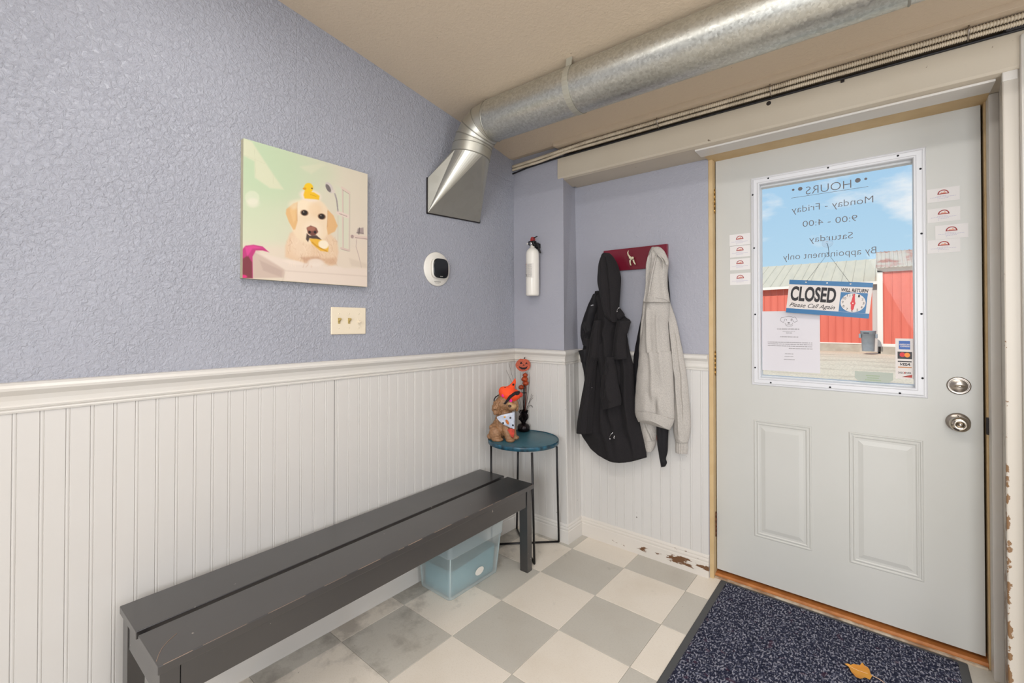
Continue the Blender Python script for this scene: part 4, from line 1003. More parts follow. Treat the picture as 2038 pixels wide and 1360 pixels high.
# ------------------------------------------------------------------ hanging clothes
def cat(a_, n):
    a_ = np.array(a_, float); k = len(a_); t = np.linspace(0, k-1, n); out = []
    for v in t:
        i = min(int(v), k-2); f = v-i; p0, p1, p2, p3 = a_[max(i-1, 0)], a_[i], a_[i+1], a_[min(i+2, k-1)]
        out.append(.5*((2*p1)+(-p0+p2)*f+(2*p0-5*p1+4*p2-p3)*f*f+(-p0+3*p1-3*p2+p3)*f**3))
    return np.array(out)
def garment(name, rows, ym, dfront, dback, mat, parent, folds=(), nz=.004, nu=44, nv=60, seed=0, scale=1, prof=.55, org=(0, 0), taper=None):
    """cloth shell between a left and a right outline (measured at depth ym) with bulge and folds"""
    X = []
    for r in rows:
        xl_, yl_, xr_, yr_ = r[:4]; bow = r[4] if len(r) > 4 else 0
        a_ = P(org[0]+xl_/scale, org[1]+yl_/scale, 1, ym); c_ = P(org[0]+xr_/scale, org[1]+yr_/scale, 1, ym); X.append([a_.x, a_.z, c_.x, c_.z, bow/372])
    X = cat(X, nv); F_, B_ = [], []
    for j in range(nv):
        v = j/(nv-1); xl_, zl_, xr_, zr_, bw = X[j]; w = abs(xr_-xl_)
        dm = min(1, w/.10)**.5; 
        if taper: dm *= np.interp(v, taper[0], taper[1])
        lf, lb = [], []
        for i in range(nu+1):
            u = .5-.5*math.cos(PI*i/nu); pr = max(math.sin(PI*u), 0)**prof
            x = xl_+(xr_-xl_)*u; z = zl_+(zr_-zl_)*u-bw*math.sin(PI*u); d = dfront*dm*pr
            for f in folds:
                u0, u1, wd, amp = f[:4]; v0, v1 = (f[4], f[5]) if len(f) > 4 else (0, 1)
                fade = min(1, max(0, (v-v0)/.06+.0))*min(1, max(0, (v1-v)/.06)) if len(f) > 4 else 1
                uc = u0+(u1-u0)*((v-v0)/max(v1-v0, 1e-6)); d += amp*math.exp(-((u-uc)/wd)**2)*fade*min(1, pr*1.6)
            k = noise.noise(Vector((x*16+seed*7, z*5, seed))) + .5*noise.noise(Vector((x*38+seed, z*16, seed+3)))
            d += nz*k*pr
            lf.append((x+noise.noise(Vector((z*22, u*3, seed+9)))*.0025, ym-d, z)); lb.append((x, ym+dback*dm*pr, z))
        F_.append(lf); B_.append(lb)
    m = MB(); loops = [[Vector(p) for p in lf]+[Vector(p) for p in reversed(lb[1:-1])] for lf, lb in zip(F_, B_)]
    m.loops(loops, smooth=True); return ob(name, m, mat, parent)
C5 = dict(scale=5.665, org=(1140, 480)); C6 = dict(scale=5.438, org=(1140, 700))
def px6(l):  # crop-6 rows -> pixel rows
    return [tuple([1140+r[0]/5.438, 700+r[1]/5.438, 1140+r[2]/5.438, 700+r[3]/5.438]+list(r[4:])) for r in l]
def px5(l): return [tuple([1140+r[0]/5.665, 480+r[1]/5.665, 1140+r[2]/5.665, 480+r[3]/5.665]+list(r[4:])) for r in l]
# black coat
bc = thing('black_coat', 'long black hooded coat hanging from the left end of the dark red rack', 'coat', (P(1214, 510, 1, .15).x, .165, 1.2))
garment('coat_body', px5([(262, 575, 330, 560), (225, 700, 470, 690), (150, 860, 590, 850), (105, 960, 650, 905), (88, 1060, 612, 1030), (120, 1180, 620, 1120), (95, 1290, 645, 1260)])+px6([(110, 160, 655, 150), (128, 300, 660, 290), (120, 480, 668, 440), (95, 650, 690, 640), (80, 790, 722, 760), (95, 900, 752, 880), (150, 985, 780, 1010), (186, 1040, 800, 1146, 16)]),
        .135, .045, .040, M_BLKCLOTH, bc, folds=[(.35, .38, .035, -.030, .05, .85), (.62, .60, .035, .026, .1, .8), (.80, .72, .04, -.026, .15, .9), (.50, .46, .03, .024, .2, 1), (.2, .18, .04, .025, .1, .8), (.9, .85, .03, .02, .3, 1)], nz=.016, seed=1)
garment('hood', px5([(350, 138, 415, 138), (322, 190, 455, 180), (300, 260, 500, 255), (284, 360, 535, 370), (282, 430, 543, 440), (292, 520, 537, 540), (315, 640, 528, 660), (338, 740, 520, 760), (370, 850, 505, 850), (440, 905, 498, 918)]),
        .095, .050, .035, M_BLKCLOTH, bc, folds=[(.35, .30, .08, .014, 0, .9), (.55, .62, .05, -.012, .1, .9)], nz=.010, seed=2)
garment('sleeve', px5([(235, 600, 300, 590), (180, 720, 290, 720), (118, 880, 245, 870), (90, 1010, 225, 1000), (110, 1130, 200, 1130), (128, 1180, 190, 1190)]), .105, .038, .03, M_BLKCLOTH2, bc, folds=[(.2, .8, .08, .010, .4, .7), (.8, .2, .08, .010, .6, .95)], nz=.012, seed=3)
garment('sleeve_fold', px5([(64, 1236, 190, 1215), (80, 1290, 185, 1290), (95, 1360, 180, 1350)])+px6([(105, 130, 165, 130), (128, 240, 170, 240)]), .10, .032, .03, M_BLKCLOTH2, bc, nz=.012, seed=4)
garment('front_panel', px5([(240, 900, 330, 890), (200, 1100, 330, 1090), (175, 1300, 320, 1290)])+px6([(150, 120, 260, 120), (135, 262, 250, 275), (122, 350, 245, 350), (100, 480, 240, 480), (70, 640, 230, 640), (48, 790, 220, 800), (42, 880, 208, 885)]), .085, .035, .03, M_BLKCLOTH, bc, folds=[(.5, .45, .1, .008, 0, 1), (.85, .85, .05, .01, 0, 1)], nz=.008, seed=5)
garment('hanging_sleeve', px6([(370, 60, 440, 60), (340, 180, 470, 200), (312, 340, 490, 340), (298, 470, 515, 450), (318, 560, 525, 530), (332, 632, 520, 578)]), .070, .036, .03, M_BLKCLOTH, bc, folds=[(.5, .2, .06, -.010, .1, .7), (.3, .6, .08, .012, 0, .8)], nz=.008, seed=6)
garment('collar_flap', px5([(495, 760, 525, 745), (470, 860, 582, 830), (520, 900, 560, 875)]), .11, .03, .02, M_BLKCLOTH, bc, nz=.006, seed=7, nu=20, nv=24)
garment('lapel', px5([(500, 895, 655, 908), (480, 1010, 622, 1020), (460, 1150, 600, 1100), (440, 1340, 610, 1330)]), .09, .025, .03, M_BLKCLOTH, bc, folds=[(.4, .5, .1, .01, 0, 1)], nz=.006, seed=8, nu=24, nv=30)
for q in ((1232, 613), (1228, 620)):
    ob('drawstring_toggle', MB().ell(P(*q, 1, .035), (.003, .003, .0042), 10, 8), M_CHROME, bc)
ob('drawstring_ring', MB().tube([P(1233, 612, 1, .04), P(1230, 614, 1, .036), P(1228, 618, 1, .036), P(1227.5, 622, 1, .038)], .0012, 6), M_CHROME, bc)
for q in ((1214, 874), (1222.5, 869), (1222, 872)): ob('hem_toggle', MB().ell(P(*q, 1, .074), (.0038, .0035, .0042), 10, 8), M_CHROME, bc)
ob('hem_cord', MB().tube([P(1220, 861, 1, .07), P(1215, 866, 1, .068), P(1213, 872, 1, .07)], .0014, 6), M_CHROME, bc)
ob('snap', MB().ell(P(1178, 772, 1, .035), (.0016, .0016, .0016), 8, 6), M_CHROME, bc)
ob('zip_pull', MB().obox(P(1178.5, 608, 1, .07), (1, 0, .2), (0, 1, 0), (-.2, 0, 1), .008, .002, .003), simple('grey_tab', '8A8A8E', .5), bc, .001)
# dark jacket behind the hoodie
bj = thing('black_jacket', 'black jacket mostly hidden behind the grey hoodie, one sleeve end showing below', 'jacket', (P(1310, 520, 1, .15).x, .17, 1.15))
garment('jacket_body', px5([(850, 180, 1062, 200), (840, 400, 1078, 420), (815, 640, 1098, 660), (768, 880, 1090, 900), (730, 1060, 1080, 1060), (700, 1220, 1080, 1200)])+px6([(660, 60, 1050, 60), (652, 200, 1060, 200), (660, 450, 1060, 450), (690, 600, 1050, 640), (740, 760, 1030, 740)]), .155, .02, .026, M_BLKCLOTH2, bj, nz=.004, seed=11)
garment('jacket_sleeve', px6([(900, 700, 1040, 720), (906, 820, 1036, 850), (908, 930, 1030, 950), (918, 1020, 1026, 1080), (935, 1130, 1008, 1160), (945, 1190, 1018, 1205), (955, 1245, 1000, 1245)]), .125, .028, .028, M_BLKCLOTH2, bj, folds=[(.3, .4, .1, .008)], nz=.006, seed=12)
garment('jacket_lining', px6([(904, 900, 925, 960), (915, 1010, 940, 1060), (934, 1110, 950, 1130)]), .150, .010, .01, simple('red_lining', 'C2553C', .8), bj, nu=8, nv=12, nz=0)
# grey hoodie
gh = thing('grey_hoodie', 'heather grey hooded sweatshirt hanging from the right end of the dark red rack', 'hoodie', (P(1308, 505, 1, .15).x, .16, 1.2))
garment('body', px5([(798, 688, 1090, 688), (785, 800, 1085, 800), (772, 920, 1075, 940), (758, 1080, 1085, 1080), (750, 1250, 1100, 1250)])+px6([(722, 0, 1062, 0), (708, 150, 1080, 160), (690, 320, 1090, 330), (676, 500, 1097, 520), (674, 655, 1102, 735)]),
        .115, .050, .040, M_GREYCLOTH, gh, folds=[(.18, .10, .03, -.012, 0, .35), (.30, .55, .06, .012, .05, .9), (.70, .80, .06, .010, .1, .8), (.45, .50, .10, -.006, .3, 1), (.72, .76, .07, .016, .86, .99), (.62, .60, .03, -.014, .85, 1)], nz=.007, seed=21)
garment('waistband', px6([(674, 652, 1100, 733, -8), (684, 700, 1085, 790, -10), (712, 762, 1052, 850, -12)]), .108, .050, .045, M_GREYCLOTH, gh, nz=.003, seed=22, nv=16)
garment('right_sleeve', px5([(1060, 690, 1098, 694), (1050, 780, 1135, 800), (1060, 900, 1172, 920), (1075, 1080, 1205, 1080), (1090, 1250, 1240, 1260)])+px6([(1040, 40, 1200, 60), (1060, 250, 1232, 250), (1070, 450, 1254, 470), (1078, 650, 1270, 660), (1085, 800, 1276, 820), (1098, 920, 1262, 920), (1112, 972, 1246, 988)]),
        .150, .030, .026, M_GREYCLOTH, gh, folds=[(.35, .45, .08, .010, .05, .9), (.7, .6, .06, -.008, .2, .8), (.2, .9, .06, .008, .9, 1)], nz=.008, seed=23)
garment('cuff', px6([(1113, 975, 1244, 985), (1110, 1040, 1245, 1050), (1112, 1092, 1240, 1108)]), .150, .022, .02, M_GREYCLOTH, gh, folds=[(k/6+.08, k/6+.08, .03, .003) for k in range(6)], nz=.001, seed=24, nv=14)
garment('left_sleeve', px6([(715, 700, 905, 740), (722, 780, 906, 830), (742, 870, 905, 900), (765, 960, 900, 965)]), .145, .028, .026, M_GREYCLOTH, gh, folds=[(.35, .8, .05, -.010, .1, 1), (.5, .9, .05, .010, .1, 1)], nz=.007, seed=25)
garment('cuff', px6([(765, 958, 900, 965), (776, 1010, 892, 1020), (790, 1062, 868, 1072, 3)]), .145, .024, .022, M_GREYCLOTH, gh, nz=.003, seed=26, nv=14)
garment('hood', px5([(895, 75, 975, 72), (872, 120, 1020, 105), (850, 190, 1050, 150), (832, 260, 1080, 230), (826, 360, 1070, 330), (826, 470, 1066, 420), (820, 560, 1070, 540), (808, 640, 1084, 620), (797, 692, 1094, 694)]),
        .100, .055, .045, M_GREYCLOTH, gh, folds=[(.42, .15, .020, -.020, .15, .97), (.55, .95, .05, .016, .1, .42), (.60, .85, .03, -.014, .15, .5), (.20, .08, .05, .012, .2, 1), (.75, .9, .06, -.008, .3, .95)], nz=.006, seed=27)
garment('hood_roll', px5([(885, 140, 935, 62), (900, 160, 985, 70), (925, 165, 1035, 118), (950, 158, 1062, 190), (1010, 190, 1080, 245), (1045, 262, 1070, 275)]), .062, .020, .022, M_GREYCLOTH, gh, nz=.003, seed=28, nu=20, nv=40)
sp_ = [P(1140+x/5.665, 480+y/5.665, 1, yy) for x, y, yy in ((798, 690, .095), (830, 655, .062), (860, 640, .052), (950, 640, .045), (1030, 655, .050), (1075, 680, .075), (1090, 694, .095))]
fe_ = [P(1140+x/5.665, 480+y/5.665, 1, yy) for x, y, yy in ((948, 150, .044), (925, 230, .038), (905, 320, .036), (885, 420, .037), (868, 520, .042), (856, 600, .050), (848, 640, .060))]
ob('hood_opening_edge', MB().tube(fe_, [.003, .0045, .005, .005, .0045, .004, .003], 8), M_GREYCLOTH, gh)
ob('neck_seam', MB().tube(sp_, .0008, 6), simple('grey_seam', '8E8984', .9), gh)

# ------------------------------------------------------------------ side table
TC = Vector((-.197, -.187, 0)); TZ = .612; TR_ = .194
tb = thing('side_table', 'small round teal topped side table on thin black metal legs in the corner', 'table', (TC.x, TC.y, 0))
m = MB().lathe([(0, TZ-.012), (TR_-.006, TZ-.012), (TR_-.003, TZ-.010), (TR_-.003, TZ-.002), (TR_-.008, TZ), (0, TZ)], (TC.x, TC.y, 0), (0, 0, 1), 64); ob('table_top', m, M_TEAL, tb)
m = MB().lathe([(TR_-.003, TZ-.019), (TR_+.0005, TZ-.019), (TR_+.0015, TZ-.001), (TR_, TZ+.0025), (TR_-.003, TZ+.0025), (TR_-.003, TZ-.019)], (TC.x, TC.y, 0), (0, 0, 1), 64, cap=False); ob('rim', m, M_TEALRIM, tb)
feet = [Vector((-.093, .010, .006)), Vector((-.060, -.272, .006)), Vector((-.362, -.262, .006)), Vector((-.372, -.02, .006))]
tops = []
for f_ in feet:
    d_ = Vector((f_.x-TC.x, f_.y-TC.y, 0)).normalized(); tops.append(TC+d_*(TR_-.012)+Vector((0, 0, TZ-.014)))
tops[0] = Vector((P(1108, 888, 2, TZ-.01).x, P(1108, 888, 2, TZ-.01).y, TZ-.014)); tops[2] = Vector((-.318, -.318, TZ-.014)); tops[1] = Vector((P(1056, 905, 2, TZ-.02).x, P(1056, 905, 2, TZ-.02).y+.012, TZ-.014))
for f_, t_ in zip(feet, tops): ob('leg', MB().tube([f_, t_], .0058, 8), M_BLKMETAL, tb)
ob('base_bar', MB().tube([feet[0], feet[2]], .0055, 8), M_BLKMETAL, tb); ob('base_bar', MB().tube([feet[1]+Vector((0, 0, .0)), feet[3]], .0055, 8), M_BLKMETAL, tb)

# ------------------------------------------------------------------ dog figurine (built in its own frame: X image right, Y away, Z up)
FR = Vector((math.cos(YAW), math.sin(YAW), 0)); FA = Vector((-math.sin(YAW), math.cos(YAW), 0))
def frame(base, k):
    def f(px, py, d=0.0): return base+FR*((px-f.x0)/k)+FA*d+Vector((0, 0, (f.y0-py)/k))
    return f
base = P(1000, 874, 2, TZ); base.z = TZ+.0005
kf = F_PX/((Vector(CAM)-base).dot(-Vector(CF)))
D = frame(base, kf); D.x0 = 1000; D.y0 = 876
rotz = Matrix.Rotation(YAW, 3, 'Z')
mm = 1/kf
dg_ = thing('dog_figurine', 'brown resin puppy figurine wearing an orange witch hat and white bandana', 'figurine', tuple(base))
def E(m, px, py, d, rx, ry, rz, tilt=0):
    m.ell(D(px, py, d), (rx*mm, ry*mm, rz*mm), 16, 10, rotz @ Matrix.Rotation(math.radians(tilt), 3, 'Y'))
m = MB()
E(m, 1000, 845, 0, 17, 17, 27, 8); E(m, 994, 858, .01, 20, 18, 18); E(m, 986, 862, -.035, 13, 9, 14); E(m, 977, 869, -.02, 8, 8, 6.5); E(m, 990, 873, -.045, 12, 8, 5)
E(m, 1004, 830, 0, 17, 15, 16); E(m, 1006, 818, 0, 14, 13, 12)
m.tube([D(1003, 838, -.02), D(1007, 855, -.045), D(1012, 870, -.055)], [9*mm, 7*mm, 6.5*mm], 12); E(m, 1015, 873, -.06, 9, 8, 4.5)
m.tube([D(1016, 836, .0), D(1020, 855, -.02), D(1022, 868, -.03)], [8*mm, 6.5*mm, 6*mm], 12); E(m, 1025, 870, -.035, 8, 7, 4.5)
E(m, 1006, 803, -.005, 20, 19, 17); E(m, 1008, 793, -.01, 16, 15, 10); E(m, 1018, 810, -.04, 10, 9, 8)
E(m, 990, 808, -.035, 8, 7, 15, 12); E(m, 988, 818, -.035, 7, 6, 8); E(m, 1027, 808, -.02, 5, 6, 13, -6)
random.seed(11)
for k in range(120):  # curls of the coat
    t, ph = random.uniform(0, 2*PI), random.uniform(.1, 2.6)
    c0, rr = random.choice((((1000, 846, 0), (17, 17, 26)), ((994, 858, .01), (20, 18, 17)), ((1005, 803, -.005), (20, 19, 17)), ((989, 812, -.035), (8, 8, 14))))
    p = D(c0[0]+rr[0]*math.cos(t)*math.sin(ph), c0[1]-rr[2]*math.cos(ph), c0[2]+rr[1]*mm*math.sin(t)*math.sin(ph)); s_ = random.uniform(2, 3.4)*mm; m.ell(p, (s_, s_, s_*1.4), 7, 5)
link('body', blob(m, .0028, 3), M_FIG, dg_)
m = MB(); E(m, 1019, 808, -.045, 9, 9, 6.5); E(m, 1014, 803, -.05, 6, 5, 4); link('muzzle', blob(m, .002, 3), M_FIGL, dg_)
m = MB(); E(m, 1014, 806, -.072, 3, 2.5, 2.6); ob('nose', m, M_NOSE, dg_)
m = MB(); E(m, 1003, 802, -.052, 1.8, 1.5, 1.8); ob('eye', m, M_NOSE, dg_)
# hat
hat = thing('witch_hat', 'crumpled neon orange felt witch hat with black and magenta print on the dog figurine', 'hat', tuple(D(1010, 790)))
def hatp(px, py, d): return D(px, py, d)
m = MB(); lp = []
hr_ = cat([(1023.8, 755.5, 1025.4, 755.5), (1018, 763, 1026, 762), (1009, 769.5, 1024, 771), (997, 771.5, 1026, 776.5), (992.6, 779, 1032, 781), (994, 786, 1038, 785), (998.5, 793, 1037, 790), (1004, 798, 1030, 796), (1011, 801, 1022, 800)], 26)
for k_, (xa, ya_, xb, yb2) in enumerate(hr_):
    w_ = (xb-xa)/2; cxx, cyy2 = (xa+xb)/2, (ya_+yb2)/2
    lp.append([D(cxx+w_*math.cos(a_)+.6*math.sin(3*a_+k_*.5), cyy2+(yb2-ya_)/2*math.cos(a_)+1.2*math.sin(2*a_+k_*.35), -.022+w_*mm*.72*math.sin(a_)) for a_ in [2*PI*k/28 for k in range(28)]])
m.loops(lp); o = ob('hat_cone', m, M_ORANGE, hat)
for (px, py, r_, mt) in ((1001, 787, 3, M_PINK), (1016, 797, 3.2, M_PINK), (1012, 779, 1.8, M_BLKFELT), (1021, 766, 2, M_BLKFELT), (1005, 773, 2.2, M_BLKFELT), (1020, 791, 2, M_BLKFELT)):
    m = MB(); m.ell(D(px, py, -.052 if py > 785 else -.045), (r_*mm, .003, r_*mm*1.1), 10, 6, rotz); ob('printed_spot', m, mt, hat)
m = MB(); m.tube([D(1004, 803, -.060), D(1009, 796, -.064), D(1015, 788, -.064), D(1026, 781, -.060), D(1033, 780, -.05)], [1.6*mm, 2.4*mm, 3.2*mm, 3*mm, 2*mm], 8); m.ell(D(1027, 783, -.058), (6*mm, .006, 3*mm), 10, 6, rotz); ob('black_ribbon', m, M_BLKFELT, hat)
m = MB(); m.ell(D(1035, 786, -.04), (5*mm, .010, 5*mm), 10, 8, rotz); ob('brim_edge', m, M_REDL, hat)
m = MB(); m.tube([D(992, 788, -.02), D(986, 792, -.02), D(983.5, 797, -.02), D(984, 803, -.02)], 1.2*mm, 6); ob('elastic_loop', m, M_BLKFELT, hat)
# bandana
bn = thing('bandana', 'white patterned triangular bandana tied around the neck of the dog figurine', 'bandana', tuple(D(1008, 835)))
bp_ = [(989, 828), (997, 824), (1006, 821.5), (1016, 819.5), (1023, 818.5), (1024, 826), (1024, 838), (1023, 851.5), (1014, 848), (1003, 842), (993, 835)]
def bd(px, py): return -.058-.012*math.sin((px-989)/35*PI)+(py-835)*mm*.12
m = MB(); NB = 14; lp = []
def topy(x): return np.interp(x, [989, 997, 1006, 1016, 1023.5], [828, 824, 821.5, 819.5, 818.5])
def boty(x): return np.interp(x, [989, 993, 1003, 1014, 1023.5], [830, 836, 843, 848.5, 852])
for i in range(NB+1):
    x = 989+34.5*i/NB; a_, c_ = topy(x), boty(x); lp.append([D(x, a_+(c_-a_)*j/6, bd(x, a_+(c_-a_)*j/6)+.0015*math.sin(j*2+i)) for j in range(7)]+[D(x, c_+(a_-c_)*j/6, bd(x, a_)+.010) for j in range(7)])
m.loops(lp); ob('cloth', m, M_BANDANA, bn)
for px, py, a_, mt in ((1009, 837, 30, M_BROWN), (1004, 827, 60, M_LEAF), (1020, 844, 60, M_INK), (1001, 839, 0, M_INK), (1015, 829, 10, M_PRINT)):
    m = MB(); m.ell(D(px, py, bd(px, py)-.002), (1.8*mm if mt != M_BROWN else 2.6*mm, .002, (2 if mt != M_BROWN else 5.5)*mm), 10, 6, rotz @ Matrix.Rotation(math.radians(-a_), 3, 'Y')); ob('printed_patch', m, mt, bn)
lf = [(1009, 853), (1014, 850), (1023, 852), (1023, 860), (1021, 869), (1017, 866), (1013, 869), (1012, 861)]
m = MB(); m.prism([D(x, y_, -.062) for x, y_ in lf], FA*.006); tag(ob('red_leaf', m, M_REDL, None, .001), 'red fabric leaf propped against the front legs of the dog figurine', 'leaf')

# ------------------------------------------------------------------ halloween centrepiece
base = P(1042, 858, 2, TZ); base.z = TZ+.0005
kf2 = F_PX/((Vector(CAM)-base).dot(-Vector(CF))); G = frame(base, kf2); G.x0 = 1042; G.y0 = 862; mg = 1/kf2
hp = thing('halloween_centrepiece', 'black foil halloween centrepiece with glittery jack o lantern picks on wires', 'decoration', tuple(base))
ob('weight', MB().lathe([(0, 0), (11*mg, 0), (12.5*mg, 3*mg), (12.5*mg, 9*mg), (10*mg, 13*mg), (5*mg, 15*mg), (0, 15*mg)], base, (0, 0, 1), 28), M_FOIL, hp)
m = MB(); random.seed(2); lp = []
for j, (h_, r_) in enumerate(((12, 3.5), (18, 5), (24, 8), (30, 7), (35, 5.5), (40, 8))):
    lp.append([base+Vector((math.cos(2*PI*k/18)*r_*mg*(1+.35*((k+j) % 3-1)*(j > 1)), math.sin(2*PI*k/18)*r_*mg*(1+.35*((k+j) % 3-1)*(j > 1)), (h_+random.uniform(-2, 2)*(j > 1))*mg)) for k in range(18)])
m.loops(lp, cap=False, smooth=False); ob('foil_frill', m, M_FOIL, hp)
def wire(pts, r=.0009, mt=M_WIRE, name='wire'): return ob(name, MB().tube(pts, r, 5), mt, hp)
wire([G(1042, 845), G(1043, 800), G(1043, 770)], 1.6*mg, M_FOIL, 'stem'); wire([G(1044, 845, .01), G(1047, 790, .01), G(1046, 768, .01)], 1.2*mg, simple('red_stem', '6E2A1C', .5), 'stem')
wire([G(1030, 786, -.01), G(1048, 786, -.01)], .9*mg, M_FOIL, 'cross_stem')
for px in (1036, 1039, 1043, 1049, 1054): wire([G(1043, 830, .005), G((1043+px)/2+(px-1043)*.2, 790, .005), G(px, 745, .0)], .0007)
for pts in ([(1044, 835), (1052, 810), (1061, 785), (1074, 760)], [(1044, 835), (1056, 800), (1070, 786), (1096, 778)], [(1044, 830), (1053, 812), (1062, 820), (1071, 846)], [(1045, 828), (1056, 812), (1064, 822), (1076, 845)], [(1041, 832), (1032, 806), (1022, 775), (1003, 732)], [(1041, 832), (1034, 800), (1022, 762), (1013, 729)], [(1041, 830), (1034, 815), (1026, 826), (1022, 845)], [(1040, 836), (1028, 818), (1020, 808), (1010, 803)], [(1044, 830), (1050, 800), (1055, 760), (1058, 725)], [(1044, 826), (1058, 800), (1068, 802), (1090, 828)]):
    wire([G(x, y_, .004*i) for i, (x, y_) in enumerate(cat(pts, 12))], .0008)
# flat glitter pumpkin with face
m = MB(); n = 40; out = []
for k in range(n):
    a_ = 2*PI*k/n; w_ = 1+.035*abs(math.sin(2.5*a_)); out.append(G(1041+14.6*math.cos(a_)*w_, 731-12.6*math.sin(a_)*w_+(1 if abs(math.cos(a_)) < .3 and math.sin(a_) > 0 else 0), -.004))
m.prism(out, FA*.006); pk = ob('flat_pumpkin', m, M_PUMP, hp)
m = MB(); m.prism([G(1042, 719, -.004), G(1045, 719, -.004), G(1045.5, 715, -.004), G(1043, 716, -.004)], FA*.005); ob('pumpkin_stalk', m, M_WIRE, hp)
for pl in ([(1034, 729), (1040, 728), (1037, 724)], [(1045, 729), (1050, 728), (1048, 725)], [(1040, 732), (1044, 732), (1042, 729.5)], [(1032, 733), (1036, 735), (1041, 736), (1046, 735.5), (1050, 733), (1048, 738), (1044, 740), (1038, 739.5), (1034, 737)]):
    m = MB(); m.prism([G(x, y_, -.0055) for x, y_ in pl], FA*.001); ob('cut_out', m, M_BLKFELT, pk)
def pumpkin(px, py, r, d=-.01):
    m = MB(); c = G(px, py, d); R_ = r*mg; lp = []
    for i in range(9):
        t = PI*i/8; lp.append([c+Vector((math.cos(2*PI*k/24), math.sin(2*PI*k/24), 0))*R_*max(math.sin(t), .02)*(1+.07*math.cos(8*2*PI*k/24))+Vector((0, 0, -math.cos(t)*R_*.85)) for k in range(24)])
    m.loops(lp); m.tube([c+Vector((0, 0, R_*.8)), c+Vector((.001, 0, R_*1.15))], .0012, 6); return ob('small_pumpkin', m, M_PUMP, hp)
for a_ in ((1045, 751, 5), (1044, 759, 6.5), (1046, 767, 6), (1037, 775, 5.5), (1033, 788, 5)): pumpkin(*a_)

# ------------------------------------------------------------------ bench
BZ = .435
bA, bB = P(235.3, 1208.5, 2, BZ), P(317.6, 1326, 2, BZ)     # near end: wall side, room side
bC, bD = P(958, 933, 2, BZ), P(1061, 965, 2, BZ)            # far end
ang_ = math.atan2((bC.x+bD.x-bA.x-bB.x), (bC.y+bD.y-bA.y-bB.y)); mid = (bA+bB+bC+bD)/4
ln = ((bC+bD)/2-(bA+bB)/2).length; wd = ((bB-bA).length+(bD-bC).length)/2
bench = thing('bench', 'long low black-brown wooden bench with a two plank seat along the left wall', 'bench', (mid.x, mid.y, 0)); bench.rotation_euler = (0, 0, -ang_)
def bob(name, mb, mat, bev=.0012):
    """mesh in the bench's own axes (x across, y along)"""
    o = ob(name, mb, mat, None, bev); o.parent = bench; return o
hw, hl_ = wd/2, ln/2; gp = .0105
bob('seat_plank', MB().box(-hw, -gp, -hl_, hl_, BZ-.022, BZ), M_BENCH, .002); bob('seat_plank', MB().box(gp, hw, -hl_, hl_, BZ-.022, BZ), M_BENCH, .002)
for sx_ in (-1, 1): bob('side_rail', MB().box(sx_*(hw-.022)-.010, sx_*(hw-.022)+.010, -hl_+.05, hl_-.055, BZ-.105, BZ-.022), M_BENCH)
for sy_ in (-1, 1): bob('end_rail', MB().box(-hw+.040, hw-.040, sy_*(hl_-.022)-.013, sy_*(hl_-.022)+.013, BZ-.100, BZ-.022), M_BENCH)
for sx_ in (-1, 1):
    for sy_ in (-1, 1):
        m = MB(); lp = []
        for z, t_ in ((0, .92), (BZ-.022, 1)):
            xa, xb = sx_*(hw-.010), sx_*(hw-.010-.050*t_); ya2, yb2 = sy_*(hl_-.006), sy_*(hl_-.006-.042*t_); lp.append([Vector((min(xa, xb), min(ya2, yb2), z)), Vector((max(xa, xb), min(ya2, yb2), z)), Vector((max(xa, xb), max(ya2, yb2), z)), Vector((min(xa, xb), max(ya2, yb2), z))])
        m.loops(lp, smooth=False); bob('leg', m, M_BENCH)
m = MB(); random.seed(9)
y_ = -hl_+.01
while y_ < hl_-.02:
    l_ = random.uniform(.01, .12); q_ = random.uniform(.0003, .0010); m.box(hw-q_*1.2, hw+.0003, y_, min(y_+l_, hl_-.01), BZ-q_*1.4, BZ+.0002); y_ += l_+random.uniform(.01, .10)
tag(bob('worn_edge', m, M_WORN, 0), kind='stuff')
sc = [(.075, -hl_+.10), (.082, -hl_+.13), (.095, -hl_+.17), (.115, -hl_+.21), (.14, -hl_+.235)]
sc = [Vector((hw-.028-x*.0, -hl_+.0, 0)) for x, _ in sc]
sp2 = []
inv = Matrix.LocRotScale(bench.location, bench.rotation_euler, None).inverted()
for q in ((311, 1317), (315, 1305), (322, 1291), (333, 1278), (344, 1268), (352, 1261)):
    p = inv @ P(*q, 2, BZ+.0004); p.z = BZ+.0004; sp2.append(p)
bob('scratch', MB().tube(sp2, .0007, 5), M_WORN, 0)

# ------------------------------------------------------------------ storage tub under the bench
tc0 = (P(832, 1160, 2, 0), P(895, 1199, 2, 0), P(992, 1139, 2, 0))
tx0, tx1, ty0, ty1 = -.372, -.165, -.770, -.437
tub = thing('storage_tub', 'translucent pale blue plastic storage tub on the floor under the bench', 'tub', ((tx0+tx1)/2, (ty0+ty1)/2, 0))
def rrect(x0, x1, y0, y1, z, r, n=5):
    o = []
    for cx, cy, a0 in ((x1-r, y1-r, 0), (x0+r, y1-r, PI/2), (x0+r, y0+r, PI), (x1-r, y0+r, 1.5*PI)):
        for k in range(n+1): a_ = a0+PI/2*k/n; o.append(Vector((cx+r*math.cos(a_), cy+r*math.sin(a_), z)))
    return o
def tubl(z, off=0, ins=0.0):
    g_ = .024*z/.30; return rrect(tx0-g_*.3-off+ins, tx1+g_+off-ins, ty0-g_+ins-off, ty1+g_-ins+off, z, .022)
m = MB(); m.loops([tubl(.001), tubl(.006, .001), tubl(.195), tubl(.197, .005), tubl(.203, .005), tubl(.206, .003), tubl(.272, .004)], cap=False)
m.f.append(tuple(reversed(range(24)))); m.sm.append(False); ob('tub_shell', m, M_TUB, tub)
